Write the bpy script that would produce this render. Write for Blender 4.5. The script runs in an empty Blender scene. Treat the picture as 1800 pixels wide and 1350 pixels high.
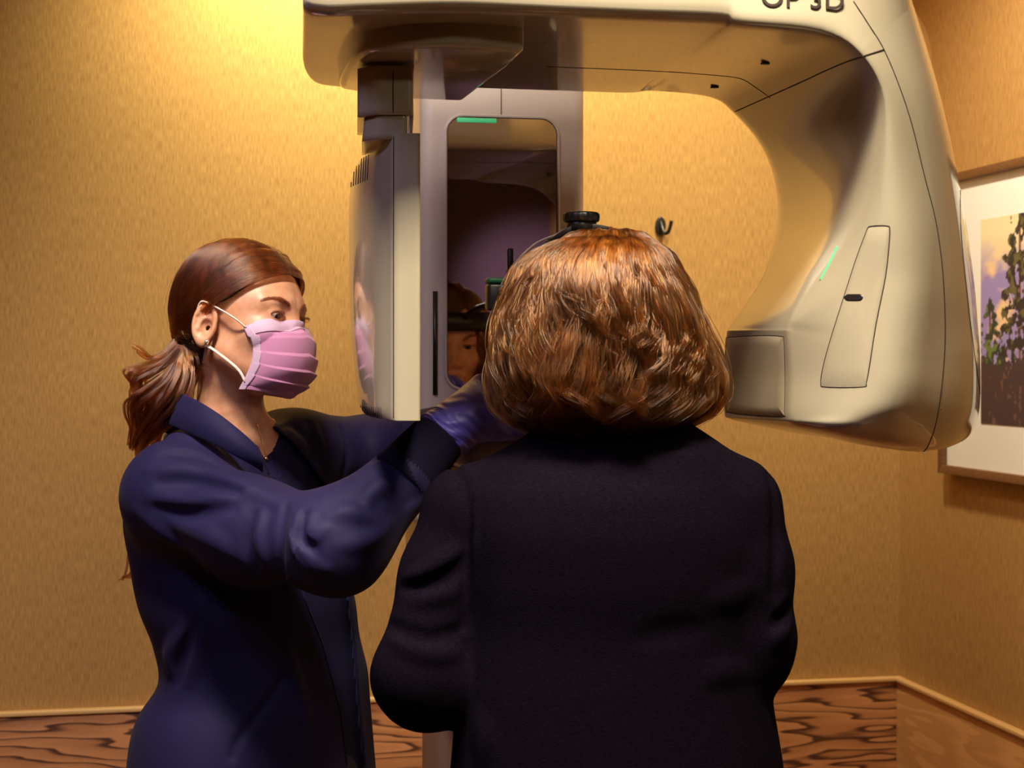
import bpy, bmesh, math, random
import numpy as np
from mathutils import Vector, Matrix
from mathutils.bvhtree import BVHTree

random.seed(7); rng = np.random.default_rng(11)
S = bpy.context.scene
COL = S.collection
F = 2900.0; CZ = 1.5; HY = 635.0          # focal length in pixels, camera height, horizon row
CA, SA = 0.9812, 0.1930                    # the room is turned 11.1 degrees to the camera

# ------------------------------------------------------------------ camera, world, lights
cam_d = bpy.data.cameras.new('camera'); cam = bpy.data.objects.new('camera', cam_d); COL.objects.link(cam)
cam_d.sensor_width = 36; cam_d.lens = F/1800*36; cam_d.shift_y = -(675-HY)/1800
cam.location = (0, 0, CZ); cam.rotation_euler = (math.pi/2, 0, -math.atan2(SA, CA))
cam_d.dof.use_dof = True; cam_d.dof.focus_distance = 2.3; cam_d.dof.aperture_fstop = 8
cam_d.clip_start = 0.05
S.camera = cam
S.view_settings.view_transform = 'Standard'; S.view_settings.look = 'None'
S.view_settings.gamma = 1; S.view_settings.exposure = 0.0; S.view_settings.use_curve_mapping = False

world = bpy.data.worlds.new('world'); S.world = world; world.use_nodes = True
world.node_tree.nodes['Background'].inputs[0].default_value = (1.0, 0.38, 0.22, 1)
world.node_tree.nodes['Background'].inputs[1].default_value = 0.03

def area(name, loc, target, sx, sy, power, color, spread=180):
    l = bpy.data.lights.new(name, 'AREA'); l.shape = 'RECTANGLE'; l.size = sx; l.size_y = sy
    l.energy = power; l.color = color; l.spread = math.radians(spread)
    o = bpy.data.objects.new(name, l); COL.objects.link(o); o.location = loc
    o.rotation_euler = (Vector(target)-Vector(loc)).to_track_quat('-Z', 'Y').to_euler()
    return o
def spot(name, loc, target, power, color, size, blend=1.0, r=0.05):
    l = bpy.data.lights.new(name, 'SPOT'); l.energy = power; l.color = color
    l.spot_size = math.radians(size); l.spot_blend = blend; l.shadow_soft_size = r
    o = bpy.data.objects.new(name, l); COL.objects.link(o); o.location = loc
    o.rotation_euler = (Vector(target)-Vector(loc)).to_track_quat('-Z', 'Y').to_euler()
    return o
WARM = (1.0, 0.91, 0.55)
spot('wall_washer_lamp', (0.30, 3.22, 2.66), (0.28, 3.65, 2.32), 98, WARM, 112)
spot('wall_washer_lamp', (1.00, 3.22, 2.66), (1.00, 3.65, 2.28), 72, WARM, 112)
spot('side_wall_lamp', (1.05, 2.7, 2.66), (1.65, 3.05, 1.2), 82, (1.0, 0.86, 0.62), 105)
area('ceiling_panel_lamp', (0.46, 1.36, 2.67), (0.50, 2.0, 1.2), 0.32, 0.25, 23, (1.0, 0.85, 0.62), 105)
area('ceiling_panel_lamp', (0.30, -0.50, 2.67), (0.55, 2.0, 1.2), 0.40, 0.25, 2, (1.0, 0.84, 0.60), 80)  # weak fill added behind the camera for the backs, no known fixture
area('ceiling_panel_lamp', (-0.12, 1.72, 2.67), (-0.02, 2.35, 1.4), 0.25, 0.25, 12, (1.0, 0.88, 0.76), 90)
area('cool_panel_lamp', (-0.75, 1.3, 2.67), (0.0, 2.3, 1.2), 0.6, 0.3, 4, (0.62, 0.56, 1.0), 110)
spot('rear_wall_lamp', (1.15, -1.2, 2.3), (1.62, -2.0, 1.72), 24, (1.0, 0.74, 0.96), 55)

# ------------------------------------------------------------------ frames of reference
def W(c):                                  # camera-aligned (right, forward, up) -> room axes
    c = np.asarray(c, float); x, d, z = c[..., 0], c[..., 1], c[..., 2]
    return np.stack([CA*x+SA*d, -SA*x+CA*d, z], -1)
def C(px, py, D): return np.array([(px-900)/F*D, D, CZ+(HY-py)/F*D])
def P(px, py, D): return W(C(px, py, D))
def Pv(px, py, v):
    k = (px-900)/F; return P(px, py, v/(CA-SA*k))
def Pu(px, py, u):
    k = (px-900)/F; return P(px, py, u/(CA*k+SA))

# ------------------------------------------------------------------ objects
def chain(o):
    w = Vector((0, 0, 0))
    while o is not None: w += o.location; o = o.parent
    return np.array(w)
def mesh_obj(name, v, f, mat=None, parent=None, smooth=True):
    v = np.asarray(v, float)
    me = bpy.data.meshes.new(name)
    if parent is not None: v = v-chain(parent)
    if isinstance(f, np.ndarray) and f.ndim == 2:
        nf, k = f.shape
        me.vertices.add(len(v)); me.vertices.foreach_set('co', v.astype(np.float32).ravel())
        me.loops.add(nf*k); me.loops.foreach_set('vertex_index', f.astype(np.int32).ravel())
        me.polygons.add(nf); me.polygons.foreach_set('loop_start', np.arange(0, nf*k, k, dtype=np.int32))
        me.update(calc_edges=True)
    else:
        me.from_pydata([tuple(q) for q in v], [], [tuple(int(i) for i in q) for q in f]); me.update()
    if smooth: me.polygons.foreach_set('use_smooth', [True]*len(me.polygons))
    me.validate()
    if mat: me.materials.append(mat)
    o = bpy.data.objects.new(name, me); COL.objects.link(o)
    if parent is not None: o.parent = parent
    return o
def empty(name, loc, label, cat, group=None):
    o = bpy.data.objects.new(name, None); o.empty_display_size = 0.05; COL.objects.link(o); o.location = loc
    o['label'] = label; o['category'] = cat
    if group: o['group'] = group
    return o
def tag(o, label, cat, group=None):
    o['label'] = label; o['category'] = cat
    if group: o['group'] = group
    return o
def struct(o): o['kind'] = 'structure'; return o
def bev(o, w, seg=3, ang=0.6):
    m = o.modifiers.new('bevel', 'BEVEL'); m.width = w; m.segments = seg; m.limit_method = 'ANGLE'; m.angle_limit = ang
    return o
def box(name, lo, hi, mat, parent=None, b=0.0, seg=2, smooth=True):
    x0, y0, z0 = lo; x1, y1, z1 = hi
    v = [(x0,y0,z0),(x1,y0,z0),(x1,y1,z0),(x0,y1,z0),(x0,y0,z1),(x1,y0,z1),(x1,y1,z1),(x0,y1,z1)]
    f = [(0,3,2,1),(4,5,6,7),(0,1,5,4),(1,2,6,5),(2,3,7,6),(3,0,4,7)]
    o = mesh_obj(name, v, f, mat, parent, smooth=b > 0)
    if b: bev(o, b, seg)
    return o
def catmull(pts, n):
    pts = np.asarray(pts, float); m = len(pts)
    if m < 3: return np.array([pts[0]+(pts[-1]-pts[0])*t for t in np.linspace(0, 1, n)])
    t = np.linspace(0, m-1, n); i = np.clip(t.astype(int), 0, m-2); s = (t-i)
    s = s.reshape((-1,)+(1,)*(pts.ndim-1))
    p1, p2 = pts[i], pts[i+1]
    p0 = np.where((i > 0).reshape(s.shape), pts[np.maximum(i-1, 0)], 2*p1-p2)
    p3 = np.where((i < m-2).reshape(s.shape), pts[np.minimum(i+2, m-1)], 2*p2-p1)
    return 0.5*((2*p1)+(p2-p0)*s+(2*p0-5*p1+4*p2-p3)*s**2+(3*p1-p0-3*p2+p3)*s**3)
def tube(name, pts, r, mat, parent=None, n=8, closed=False, flat=1.0):
    """round (or flattened) bar along points; r a number or a list"""
    pts = np.asarray(pts, float); m = len(pts); r = np.broadcast_to(np.asarray(r, float), (m,))
    v = []; N = None
    for i in range(m):
        a = pts[(i-1) % m] if (closed or i > 0) else pts[0]; b = pts[(i+1) % m] if (closed or i < m-1) else pts[-1]
        T = (b-a)/(np.linalg.norm(b-a)+1e-12)
        if N is None:
            N = np.cross(T, [0, 0, 1.0]); 
            if np.linalg.norm(N) < 0.1: N = np.cross(T, [1.0, 0, 0])
        N = N-T*np.dot(N, T); N /= np.linalg.norm(N)+1e-12
        B = np.cross(T, N)
        for j in range(n):
            a_ = 2*math.pi*j/n
            v.append(pts[i]+r[i]*(math.cos(a_)*N+flat*math.sin(a_)*B))
    f = []
    for i in range(m if closed else m-1):
        for j in range(n):
            a0 = i*n+j; a1 = i*n+(j+1) % n; b0 = ((i+1) % m)*n+j; b1 = ((i+1) % m)*n+(j+1) % n
            f.append((a0, a1, b1, b0))
    if not closed:
        f.append(tuple(range(n))[::-1]); f.append(tuple((m-1)*n+j for j in range(n)))
    return mesh_obj(name, v, f, mat, parent)
def lathe(name, prof, origin, mat, parent=None, n=40, axis=(0, 0, 1)):
    A = np.array(axis, float); A /= np.linalg.norm(A)
    N = np.cross(A, [0, 1, 0.2]); N /= np.linalg.norm(N); B = np.cross(A, N)
    v = []; f = []
    for r, z in prof:
        for j in range(n):
            t = 2*math.pi*j/n; v.append(np.array(origin)+A*z+r*(math.cos(t)*N+math.sin(t)*B))
    for i in range(len(prof)-1):
        for j in range(n): f.append((i*n+j, i*n+(j+1) % n, (i+1)*n+(j+1) % n, (i+1)*n+j))
    f.append(tuple(range(n))[::-1]); f.append(tuple((len(prof)-1)*n+j for j in range(n)))
    return mesh_obj(name, v, f, mat, parent)
def prism(name, poly, lo, hi, mat, parent=None, b=0, seg=3):
    """poly: list of (x,y); from z lo to z hi"""
    n = len(poly)
    v = [(x, y, lo) for x, y in poly]+[(x, y, hi) for x, y in poly]
    f = [tuple(range(n))[::-1], tuple(range(n, 2*n))]+[(i, (i+1) % n, n+(i+1) % n, n+i) for i in range(n)]
    o = mesh_obj(name, v, f, mat, parent)
    bm = bmesh.new(); bm.from_mesh(o.data); bmesh.ops.recalc_face_normals(bm, faces=bm.faces); bm.to_mesh(o.data); bm.free()
    if b: bev(o, b, seg)
    return o
def rrect(cx, cz, w, h, r, n=8):
    out = []
    for (sx, sz, a0) in ((1, -1, -90), (1, 1, 0), (-1, 1, 90), (-1, -1, 180)):
        for k in range(n+1):
            a = math.radians(a0+90*k/n)
            out.append((cx+sx*(w/2-r)+r*math.cos(a), cz+sz*(h/2-r)+r*math.sin(a)))
    return out

# ------------------------------------------------------------------ materials
def mat(name, col, rough=0.5, metal=0.0, coat=0.0, sheen=0.0, spec=0.5, emit=None, es=0, sss=0):
    m = bpy.data.materials.new(name); m.use_nodes = True
    b = m.node_tree.nodes['Principled BSDF']
    b.inputs['Base Color'].default_value = (*col, 1); b.inputs['Roughness'].default_value = rough
    b.inputs['Metallic'].default_value = metal; b.inputs['Coat Weight'].default_value = coat
    b.inputs['Coat Roughness'].default_value = 0.04
    b.inputs['Sheen Weight'].default_value = sheen; b.inputs['Specular IOR Level'].default_value = spec
    if sss:
        b.inputs['Subsurface Weight'].default_value = sss; b.inputs['Subsurface Radius'].default_value = (0.012, 0.005, 0.003)
        b.inputs['Subsurface Scale'].default_value = 1.0
    if emit: b.inputs['Emission Color'].default_value = (*emit, 1); b.inputs['Emission Strength'].default_value = es
    return m
def nd(m, typ, **kw):
    n = m.node_tree.nodes.new(typ)
    for k, v in kw.items():
        if k in n.inputs: n.inputs[k].default_value = v
        else: setattr(n, k, v)
    return n
def lk(m, a, ao, b, bi): m.node_tree.links.new(a.outputs[ao], b.inputs[bi])
def noise_mat(m, scale, c0, c1, bump=0.0, dist=0.001, detail=4, lo=0.35, hi=0.65, distort=0.0):
    b = m.node_tree.nodes['Principled BSDF']
    tc = nd(m, 'ShaderNodeTexCoord'); mp = nd(m, 'ShaderNodeMapping'); mp.inputs['Scale'].default_value = scale
    no = nd(m, 'ShaderNodeTexNoise', Scale=1.0, Detail=detail, Distortion=distort)
    lk(m, tc, 'Object', mp, 'Vector'); lk(m, mp, 'Vector', no, 'Vector')
    cr = nd(m, 'ShaderNodeValToRGB'); cr.color_ramp.elements[0].position = lo; cr.color_ramp.elements[1].position = hi
    cr.color_ramp.elements[0].color = (*c0, 1); cr.color_ramp.elements[1].color = (*c1, 1)
    lk(m, no, 'Fac', cr, 'Fac'); lk(m, cr, 'Color', b, 'Base Color')
    if bump:
        bp = nd(m, 'ShaderNodeBump', Strength=bump, Distance=dist); lk(m, no, 'Fac', bp, 'Height'); lk(m, bp, 'Normal', b, 'Normal')
    return m, no
def bump_only(m, scale, strength, dist=0.001, detail=3):
    b = m.node_tree.nodes['Principled BSDF']
    tc = nd(m, 'ShaderNodeTexCoord'); mp = nd(m, 'ShaderNodeMapping'); mp.inputs['Scale'].default_value = scale
    no = nd(m, 'ShaderNodeTexNoise', Scale=1.0, Detail=detail)
    lk(m, tc, 'Object', mp, 'Vector'); lk(m, mp, 'Vector', no, 'Vector')
    bp = nd(m, 'ShaderNodeBump', Strength=strength, Distance=dist); lk(m, no, 'Fac', bp, 'Height'); lk(m, bp, 'Normal', b, 'Normal')
    return m

M = {}
M['wall'] = noise_mat(mat('wallpaper', (0.5, 0.3, 0.12), 0.75, spec=0.3), (400, 400, 42), (0.36, 0.188, 0.058), (0.55, 0.322, 0.112), 0.35, 0.0015, 3, 0.3, 0.7, 0.1)[0]
def wood_mat(name, c0, c1, sc, dist):
    m = mat(name, c1, 0.42)
    b = m.node_tree.nodes['Principled BSDF']
    tc = nd(m, 'ShaderNodeTexCoord'); mp = nd(m, 'ShaderNodeMapping'); mp.inputs['Scale'].default_value = sc
    lk(m, tc, 'Object', mp, 'Vector')
    n1 = nd(m, 'ShaderNodeTexNoise', Scale=1.0, Detail=3.5); lk(m, mp, 'Vector', n1, 'Vector')
    mu = nd(m, 'ShaderNodeMath', operation='MULTIPLY'); mu.inputs[1].default_value = dist; lk(m, n1, 'Fac', mu, 0)
    fr = nd(m, 'ShaderNodeMath', operation='FRACT'); lk(m, mu, 'Value', fr, 0)
    mp2 = nd(m, 'ShaderNodeMapping'); mp2.inputs['Scale'].default_value = (60, 60, 700); lk(m, tc, 'Object', mp2, 'Vector')
    n2 = nd(m, 'ShaderNodeTexNoise', Scale=1.0, Detail=3.0); lk(m, mp2, 'Vector', n2, 'Vector')
    cr = nd(m, 'ShaderNodeValToRGB'); e = cr.color_ramp.elements; cr.color_ramp.interpolation = 'EASE'
    e[0].position = 0.0; e[0].color = (*c1, 1); e[1].position = 1.0; e[1].color = (*c1, 1)
    x = e.new(0.66); x.color = (c1[0]*.8, c1[1]*.75, c1[2]*.7, 1); x = e.new(0.87); x.color = (*c0, 1); x = e.new(0.92); x.color = (*c0, 1)
    lk(m, fr, 'Value', cr, 'Fac')
    mx = nd(m, 'ShaderNodeMixRGB', blend_type='MULTIPLY'); mx.inputs[0].default_value = 0.18
    lk(m, cr, 'Color', mx, 1); lk(m, n2, 'Fac', mx, 2); lk(m, mx, 'Color', b, 'Base Color')
    return m
M['wood'] = wood_mat('oak_wainscot', (0.10, 0.035, 0.018), (0.66, 0.29, 0.12), (0.9, 0.9, 8.0), 15)
M['wood_pale'] = wood_mat('pale_oak', (0.66, 0.33, 0.12), (0.80, 0.43, 0.165), (1.5, 1.2, 9.0), 9)
M['cap'] = mat('oak_cap', (0.80, 0.50, 0.20), 0.4)
M['plastic'] = mat('cream_gloss_plastic', (0.43, 0.385, 0.285), 0.18, coat=0.8, spec=0.5)
M['plastic2'] = mat('light_grey_plastic', (0.56, 0.48, 0.45), 0.32, coat=0.3)
M['grey'] = mat('grey_plastic', (0.40, 0.34, 0.34), 0.35)
M['column_base'] = mat('column_base_paint', (0.26, 0.15, 0.12), 0.5)  # darker and browner than the column above
M['window_panel'] = mat('olive_grey_panel', (0.36, 0.31, 0.22), 0.35)  # cream plastic with the window's shade mixed into a darker colour
M['seam'] = mat('dark_seam', (0.03, 0.018, 0.014), 0.8)
M['black'] = bump_only(mat('black_plastic', (0.012, 0.010, 0.012), 0.35), (300, 300, 300), 0.1)
M['green'] = mat('green_plastic', (0.02, 0.16, 0.09), 0.45)
M['led'] = mat('green_led', (0.1, 0.6, 0.3), 0.5, emit=(0.04, 0.75, 0.25), es=0.22)  # emission for the tube head's imitated green reflection and the mirror bar
M['mirror'] = mat('mirror_glass', (0.86, 0.84, 0.86), 0.015, metal=1.0)
M['steel'] = mat('steel', (0.6, 0.58, 0.55), 0.25, metal=1)
M['gold'] = mat('gold_metal', (0.8, 0.5, 0.2), 0.25, metal=1)
M['glass_stone'] = mat('clear_stone', (0.85, 0.82, 0.8), 0.05, metal=0.8)
M['frame'] = noise_mat(mat('brown_frame', (0.16, 0.07, 0.03), 0.45), (20, 300, 300), (0.14, 0.055, 0.022), (0.22, 0.10, 0.04), 0.1)[0]
M['mat_board'] = mat('white_mat_board', (0.90, 0.92, 0.90), 0.8)
M['ceiling'] = mat('ceiling_paint', (0.55, 0.45, 0.36), 0.9)
M['floor'] = wood_mat('floor_planks', (0.10, 0.04, 0.02), (0.26, 0.10, 0.045), (1.0, 6.0, 1.0), 10)
M['rear_wall'] = mat('rear_wall_paint', (0.16, 0.10, 0.12), 0.8)
M['paper'] = mat('white_paper', (0.8, 0.74, 0.76), 0.7)
M['skin'] = noise_mat(mat('skin_fair', (0.66, 0.33, 0.19), 0.45, sss=0.12), (70, 70, 70), (0.60, 0.275, 0.145), (0.70, 0.355, 0.20), 0.08, 0.0006)[0]
M['skin2'] = noise_mat(mat('skin_ruddy', (0.55, 0.26, 0.16), 0.5, sss=0.1), (60, 60, 60), (0.50, 0.23, 0.14), (0.60, 0.31, 0.20), 0.12, 0.0008)[0]
M['jacket'] = bump_only(mat('navy_twill', (0.0105, 0.0080, 0.046), 0.70, sheen=0.02, spec=0.2), (900, 900, 900), 0.25, 0.0006)
M['scrub'] = bump_only(mat('navy_scrub', (0.009, 0.008, 0.036), 0.85, sheen=0.0, spec=0.2), (900, 900, 900), 0.25, 0.0006)
M['rib'] = mat('navy_rib_knit', (0.006, 0.005, 0.022), 0.9, sheen=0.0, spec=0.15)
M['knit'] = noise_mat(mat('dark_plum_knit', (0.02, 0.014, 0.024), 0.95, sheen=0.0, spec=0.02), (260, 260, 900), (0.0034, 0.0021, 0.0046), (0.0066, 0.0042, 0.0098), 0.5, 0.001)[0]
M['trousers'] = mat('dark_trousers', (0.015, 0.014, 0.03), 0.9)
M['shoe'] = mat('black_shoe', (0.02, 0.02, 0.02), 0.5)
M['glove'] = bump_only(mat('violet_nitrile', (0.12, 0.095, 0.60), 0.40, spec=0.4), (160, 160, 160), 0.12, 0.001)
M['mask'] = bump_only(mat('pink_mask_fabric', (0.56, 0.23, 0.40), 0.8, sheen=0.2), (700, 700, 700), 0.2, 0.0005)
M['mask_white'] = bump_only(mat('pale_mask_edge', (0.62, 0.42, 0.56), 0.8), (700, 700, 700), 0.2, 0.0005)
M['loop'] = mat('white_elastic', (0.85, 0.68, 0.58), 0.7)
M['eye'] = mat('eyeball_white', (0.55, 0.45, 0.42), 0.12)
M['iris'] = mat('dark_iris', (0.035, 0.016, 0.010), 0.08)
M['lip'] = mat('lip', (0.42, 0.13, 0.11), 0.4)
M['hair_base'] = mat('hair_underlay', (0.05, 0.018, 0.008), 0.7)
M['hair_base2'] = mat('hair_underlay_dark', (0.035, 0.014, 0.006), 0.7)
def hair_mat(name, c, rough=0.28, rr=0.3, rnd=0.35):
    m = bpy.data.materials.new(name); m.use_nodes = True; nt = m.node_tree; nt.nodes.clear()
    o = nt.nodes.new('ShaderNodeOutputMaterial'); h = nt.nodes.new('ShaderNodeBsdfHairPrincipled')
    h.parametrization = 'COLOR'
    h.inputs['Color'].default_value = (*c, 1); h.inputs['Roughness'].default_value = rough
    h.inputs['Radial Roughness'].default_value = rr
    info = nt.nodes.new('ShaderNodeHairInfo'); mp = nt.nodes.new('ShaderNodeMapRange')
    mp.inputs['To Min'].default_value = 1-rnd; mp.inputs['To Max'].default_value = 1+rnd
    vm = nt.nodes.new('ShaderNodeVectorMath'); vm.operation = 'SCALE'; vm.inputs[0].default_value = c
    nt.links.new(info.outputs['Random'], mp.inputs['Value']); nt.links.new(mp.outputs['Result'], vm.inputs['Scale'])
    tc = nt.nodes.new('ShaderNodeTexCoord'); mpp = nt.nodes.new('ShaderNodeMapping'); mpp.inputs['Scale'].default_value = (95, 95, 16)
    no = nt.nodes.new('ShaderNodeTexNoise'); no.inputs['Scale'].default_value = 1; no.inputs['Detail'].default_value = 2
    mr = nt.nodes.new('ShaderNodeMapRange'); mr.inputs['From Min'].default_value = .35; mr.inputs['From Max'].default_value = .65
    mr.inputs['To Min'].default_value = 1-rnd*.9; mr.inputs['To Max'].default_value = 1+rnd*.9
    vm2 = nt.nodes.new('ShaderNodeVectorMath'); vm2.operation = 'SCALE'
    nt.links.new(tc.outputs['Object'], mpp.inputs['Vector']); nt.links.new(mpp.outputs['Vector'], no.inputs['Vector'])
    nt.links.new(no.outputs[0], mr.inputs['Value']); nt.links.new(vm.outputs['Vector'], vm2.inputs[0]); nt.links.new(mr.outputs['Result'], vm2.inputs['Scale'])
    nt.links.new(vm2.outputs['Vector'], h.inputs['Color']); nt.links.new(h.outputs[0], o.inputs[0])
    return m
M['hair1'] = hair_mat('auburn_hair', (0.130, 0.038, 0.012), 0.20, 0.25, 0.45)
M['hair2'] = hair_mat('golden_brown_hair', (0.080, 0.023, 0.0032), 0.24, 0.28, 0.55)
M['brow'] = hair_mat('brow_hair', (0.05, 0.02, 0.01))

def hair(name, polys, radius, mt, parent, tip=0.3):
    """polys: array (n, k, 3) of world points"""
    polys = np.asarray(polys, float); n, k, _ = polys.shape
    h = bpy.data.hair_curves.new(name); h.add_curves([k]*n)
    p = (polys-chain(parent)).astype(np.float32)
    h.points.foreach_set('position', p.ravel())
    ra = h.attributes.new('radius', 'FLOAT', 'POINT')
    t = np.linspace(0, 1, k); rr = radius*np.where(t > 0.6, 1-(1-tip)*(t-0.6)/0.4, 1)
    ra.data.foreach_set('value', np.tile(rr, n).astype(np.float32))
    h.materials.append(mt)
    o = bpy.data.objects.new(name, h); COL.objects.link(o); o.parent = parent
    return o

# ------------------------------------------------------------------ distance-field modelling
def rc(p, a, b, r1, r2):                   # tapered capsule
    a = np.asarray(a, float); b = np.asarray(b, float); ba = b-a; l2 = ba@ba
    t = np.clip(((p-a)@ba)/l2, 0, 1)
    q = p-a-t[:, None]*ba
    return np.sqrt((q*q).sum(1))-(r1+(r2-r1)*t)
def sph(p, c, r): q = p-np.asarray(c, float); return np.sqrt((q*q).sum(1))-r
def ell(p, c, r, R=None):
    q = p-np.asarray(c, float)
    if R is not None: q = q@R              # columns of R are the axes
    r = np.asarray(r, float); k0 = np.sqrt(((q/r)**2).sum(1)); k1 = np.sqrt(((q/(r*r))**2).sum(1))
    return k0*(k0-1)/(k1+1e-9)
def rbox(p, c, hs, r, R=None):
    q = p-np.asarray(c, float)
    if R is not None: q = q@R
    q = np.abs(q)-np.asarray(hs, float)+r
    return np.sqrt((np.maximum(q, 0)**2).sum(1))+np.minimum(q.max(1), 0)-r
def smin(a, b, k): h = np.maximum(k-np.abs(a-b), 0)/k; return np.minimum(a, b)-h*h*k*0.25
def smax(a, b, k): return -smin(-a, -b, k)
def stack(p, zs, cx, cy, a, b, ax, n=2.0):
    """elliptical sections up an axis: centre (cx,cy), half width a along ax, half depth b across"""
    z = p[:, 2]; I = lambda q: np.interp(z, zs, q)
    dx = p[:, 0]-I(cx); dy = p[:, 1]-I(cy); A = I(a); B = I(b)
    l = (dx*ax[0]+dy*ax[1])/A; f = (-dx*ax[1]+dy*ax[0])/B
    k0 = (np.abs(l)**n+np.abs(f)**n)**(1/n)
    d = (k0-1)*np.minimum(A, B)*1.05
    return np.maximum(d, np.maximum(z-zs[-1], zs[0]-z)) if zs[0] < zs[-1] else d
def smooth_tab(zs, *cols, n=60):
    zs = np.asarray(zs, float); Z = np.linspace(zs[0], zs[-1], n); out = [Z]
    for c in cols:
        m = np.gradient(np.asarray(c, float), zs)
        i = np.clip(np.searchsorted(zs, Z)-1, 0, len(zs)-2); h = zs[i+1]-zs[i]; t = (Z-zs[i])/h
        c = np.asarray(c, float)
        out.append((2*t**3-3*t**2+1)*c[i]+(t**3-2*t**2+t)*h*m[i]+(-2*t**3+3*t**2)*c[i+1]+(t**3-t**2)*h*m[i+1])
    return out
def polygonize(f, lo, hi, h, s=6):
    lo = np.asarray(lo, float); hi = np.asarray(hi, float)
    n = np.ceil((hi-lo)/(h*s)).astype(int); n = np.maximum(n, 1)
    g = np.stack(np.meshgrid(*[np.arange(k) for k in n], indexing='ij'), -1).reshape(-1, 3)
    dc = np.concatenate([f(c) for c in np.array_split(lo+(g*s+(s-1)/2)*h, max(1, len(g)//300000+1))])
    act = np.abs(dc) < h*s*1.7
    vals = np.broadcast_to(dc.reshape(n[0], 1, n[1], 1, n[2], 1).astype(np.float32), (n[0], s, n[1], s, n[2], s)).copy()
    ab = g[act]; off = np.stack(np.meshgrid(*[np.arange(s)]*3, indexing='ij'), -1).reshape(-1, 3)
    for ch in np.array_split(ab, max(1, len(ab)//1500+1)):
        pts = lo+(ch[:, None, :]*s+off[None])*h
        r = f(pts.reshape(-1, 3)).reshape(-1, s, s, s)
        vals[ch[:, 0], :, ch[:, 1], :, ch[:, 2], :] = r
    vals = vals.reshape(n*s)
    ins = vals < 0
    c8 = np.zeros(np.array(ins.shape)-1, np.int8)
    for i in (0, 1):
        for j in (0, 1):
            for k in (0, 1):
                c8 += ins[i:ins.shape[0]-1+i, j:ins.shape[1]-1+j, k:ins.shape[2]-1+k]
    cell = np.argwhere((c8 > 0) & (c8 < 8))
    idx = np.full(c8.shape, -1, np.int32); idx[tuple(cell.T)] = np.arange(len(cell))
    acc = np.zeros((len(cell), 3)); cnt = np.zeros(len(cell))
    for ax in range(3):
        o1, o2 = [a for a in range(3) if a != ax]
        for i in (0, 1):
            for j in (0, 1):
                b0 = np.zeros(3, int); b0[o1] = i; b0[o2] = j; b1 = b0.copy(); b1[ax] = 1
                v0 = vals[tuple((cell+b0).T)]; v1 = vals[tuple((cell+b1).T)]
                m = (v0 < 0) != (v1 < 0)
                t = v0[m]/(v0[m]-v1[m]); q = (cell[m]+b0).astype(float); q[:, ax] += t
                acc[m] += q; cnt[m] += 1
    V = lo+(acc/cnt[:, None])*h
    quads = []
    for ax in range(3):
        o1, o2 = (ax+1) % 3, (ax+2) % 3
        sl0 = [slice(None)]*3; sl1 = [slice(None)]*3; sl0[ax] = slice(0, -1); sl1[ax] = slice(1, None)
        e = np.argwhere(ins[tuple(sl0)] != ins[tuple(sl1)])
        e = e[(e[:, o1] > 0) & (e[:, o2] > 0) & (e[:, o1] < c8.shape[o1]) & (e[:, o2] < c8.shape[o2])]
        fl = ins[tuple(e.T)]
        d1 = np.zeros(3, int); d1[o1] = 1; d2 = np.zeros(3, int); d2[o2] = 1
        q = np.stack([idx[tuple((e-d1-d2).T)], idx[tuple((e-d2).T)], idx[tuple(e.T)], idx[tuple((e-d1).T)]], 1)
        q[~fl] = q[~fl][:, ::-1]
        quads.append(q)
    Q = np.concatenate(quads); Q = Q[(Q >= 0).all(1)]
    return V, Q
def sdf_obj(name, f, lo, hi, h, mt, parent, toW=True):
    v, q = polygonize(f, lo, hi, h)
    return mesh_obj(name, W(v) if toW else v, q, mt, parent)
def trace(f, px, py, d0=1.6, d1=3.4):
    """camera-frame point where the sight line through a pixel meets the surface f"""
    px = np.atleast_1d(np.asarray(px, float)); py = np.atleast_1d(np.asarray(py, float))
    dirv = np.stack([(px-900)/F, np.ones_like(px), (HY-py)/F], 1)
    o = np.array([0, 0, CZ]); t = np.full(len(px), d0)
    for _ in range(90):
        d = f(o+dirv*t[:, None]); t = np.minimum(t+d*0.7, d1)
    return o+dirv*t[:, None]
def grad(f, p, e=0.001):
    g = np.stack([f(p+np.eye(3)[i]*e)-f(p-np.eye(3)[i]*e) for i in range(3)], 1)
    return g/(np.linalg.norm(g, axis=1, keepdims=True)+1e-9)
def with_folds(base, ridges, valleys):
    """ridges/valleys: (pixel polyline, radius, lift)"""
    R = []; V_ = []
    for src, dst, sg in ((ridges, R, 1), (valleys, V_, -1)):
        for poly, r, lift in src:
            pl = catmull(np.array(poly, float), 4*len(poly)) if len(poly) > 2 else np.array(poly, float)
            p = trace(base, pl[:, 0], pl[:, 1]); g = grad(base, p, 0.004)
            t = np.linspace(0, 1, len(p)); rr = r*(0.25+0.75*np.sin(math.pi*np.clip(t, 0.03, 0.97))**0.6)
            dst.append((p+g*(lift-sg*r)*1.0 if sg > 0 else p+g*(r-lift), rr))
    def chainrc(p, pts, rr):
        d = np.full(len(p), 1e3)
        c = pts.mean(0); R_ = np.linalg.norm(pts-c, axis=1).max()+0.08
        m = ((p-c)**2).sum(1) < R_*R_
        if m.any():
            q = p[m]; dd = np.full(len(q), 1e3)
            for i in range(len(pts)-1): dd = np.minimum(dd, rc(q, pts[i], pts[i+1], rr[i], rr[i+1]))
            d[m] = dd
        return d
    def f(p):
        d = base(p)
        for pts, rr in R: d = smin(d, chainrc(p, pts, rr), 0.011)
        for pts, rr in V_: d = smax(d, -chainrc(p, pts, rr), 0.011)
        return d
    return f
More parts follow.
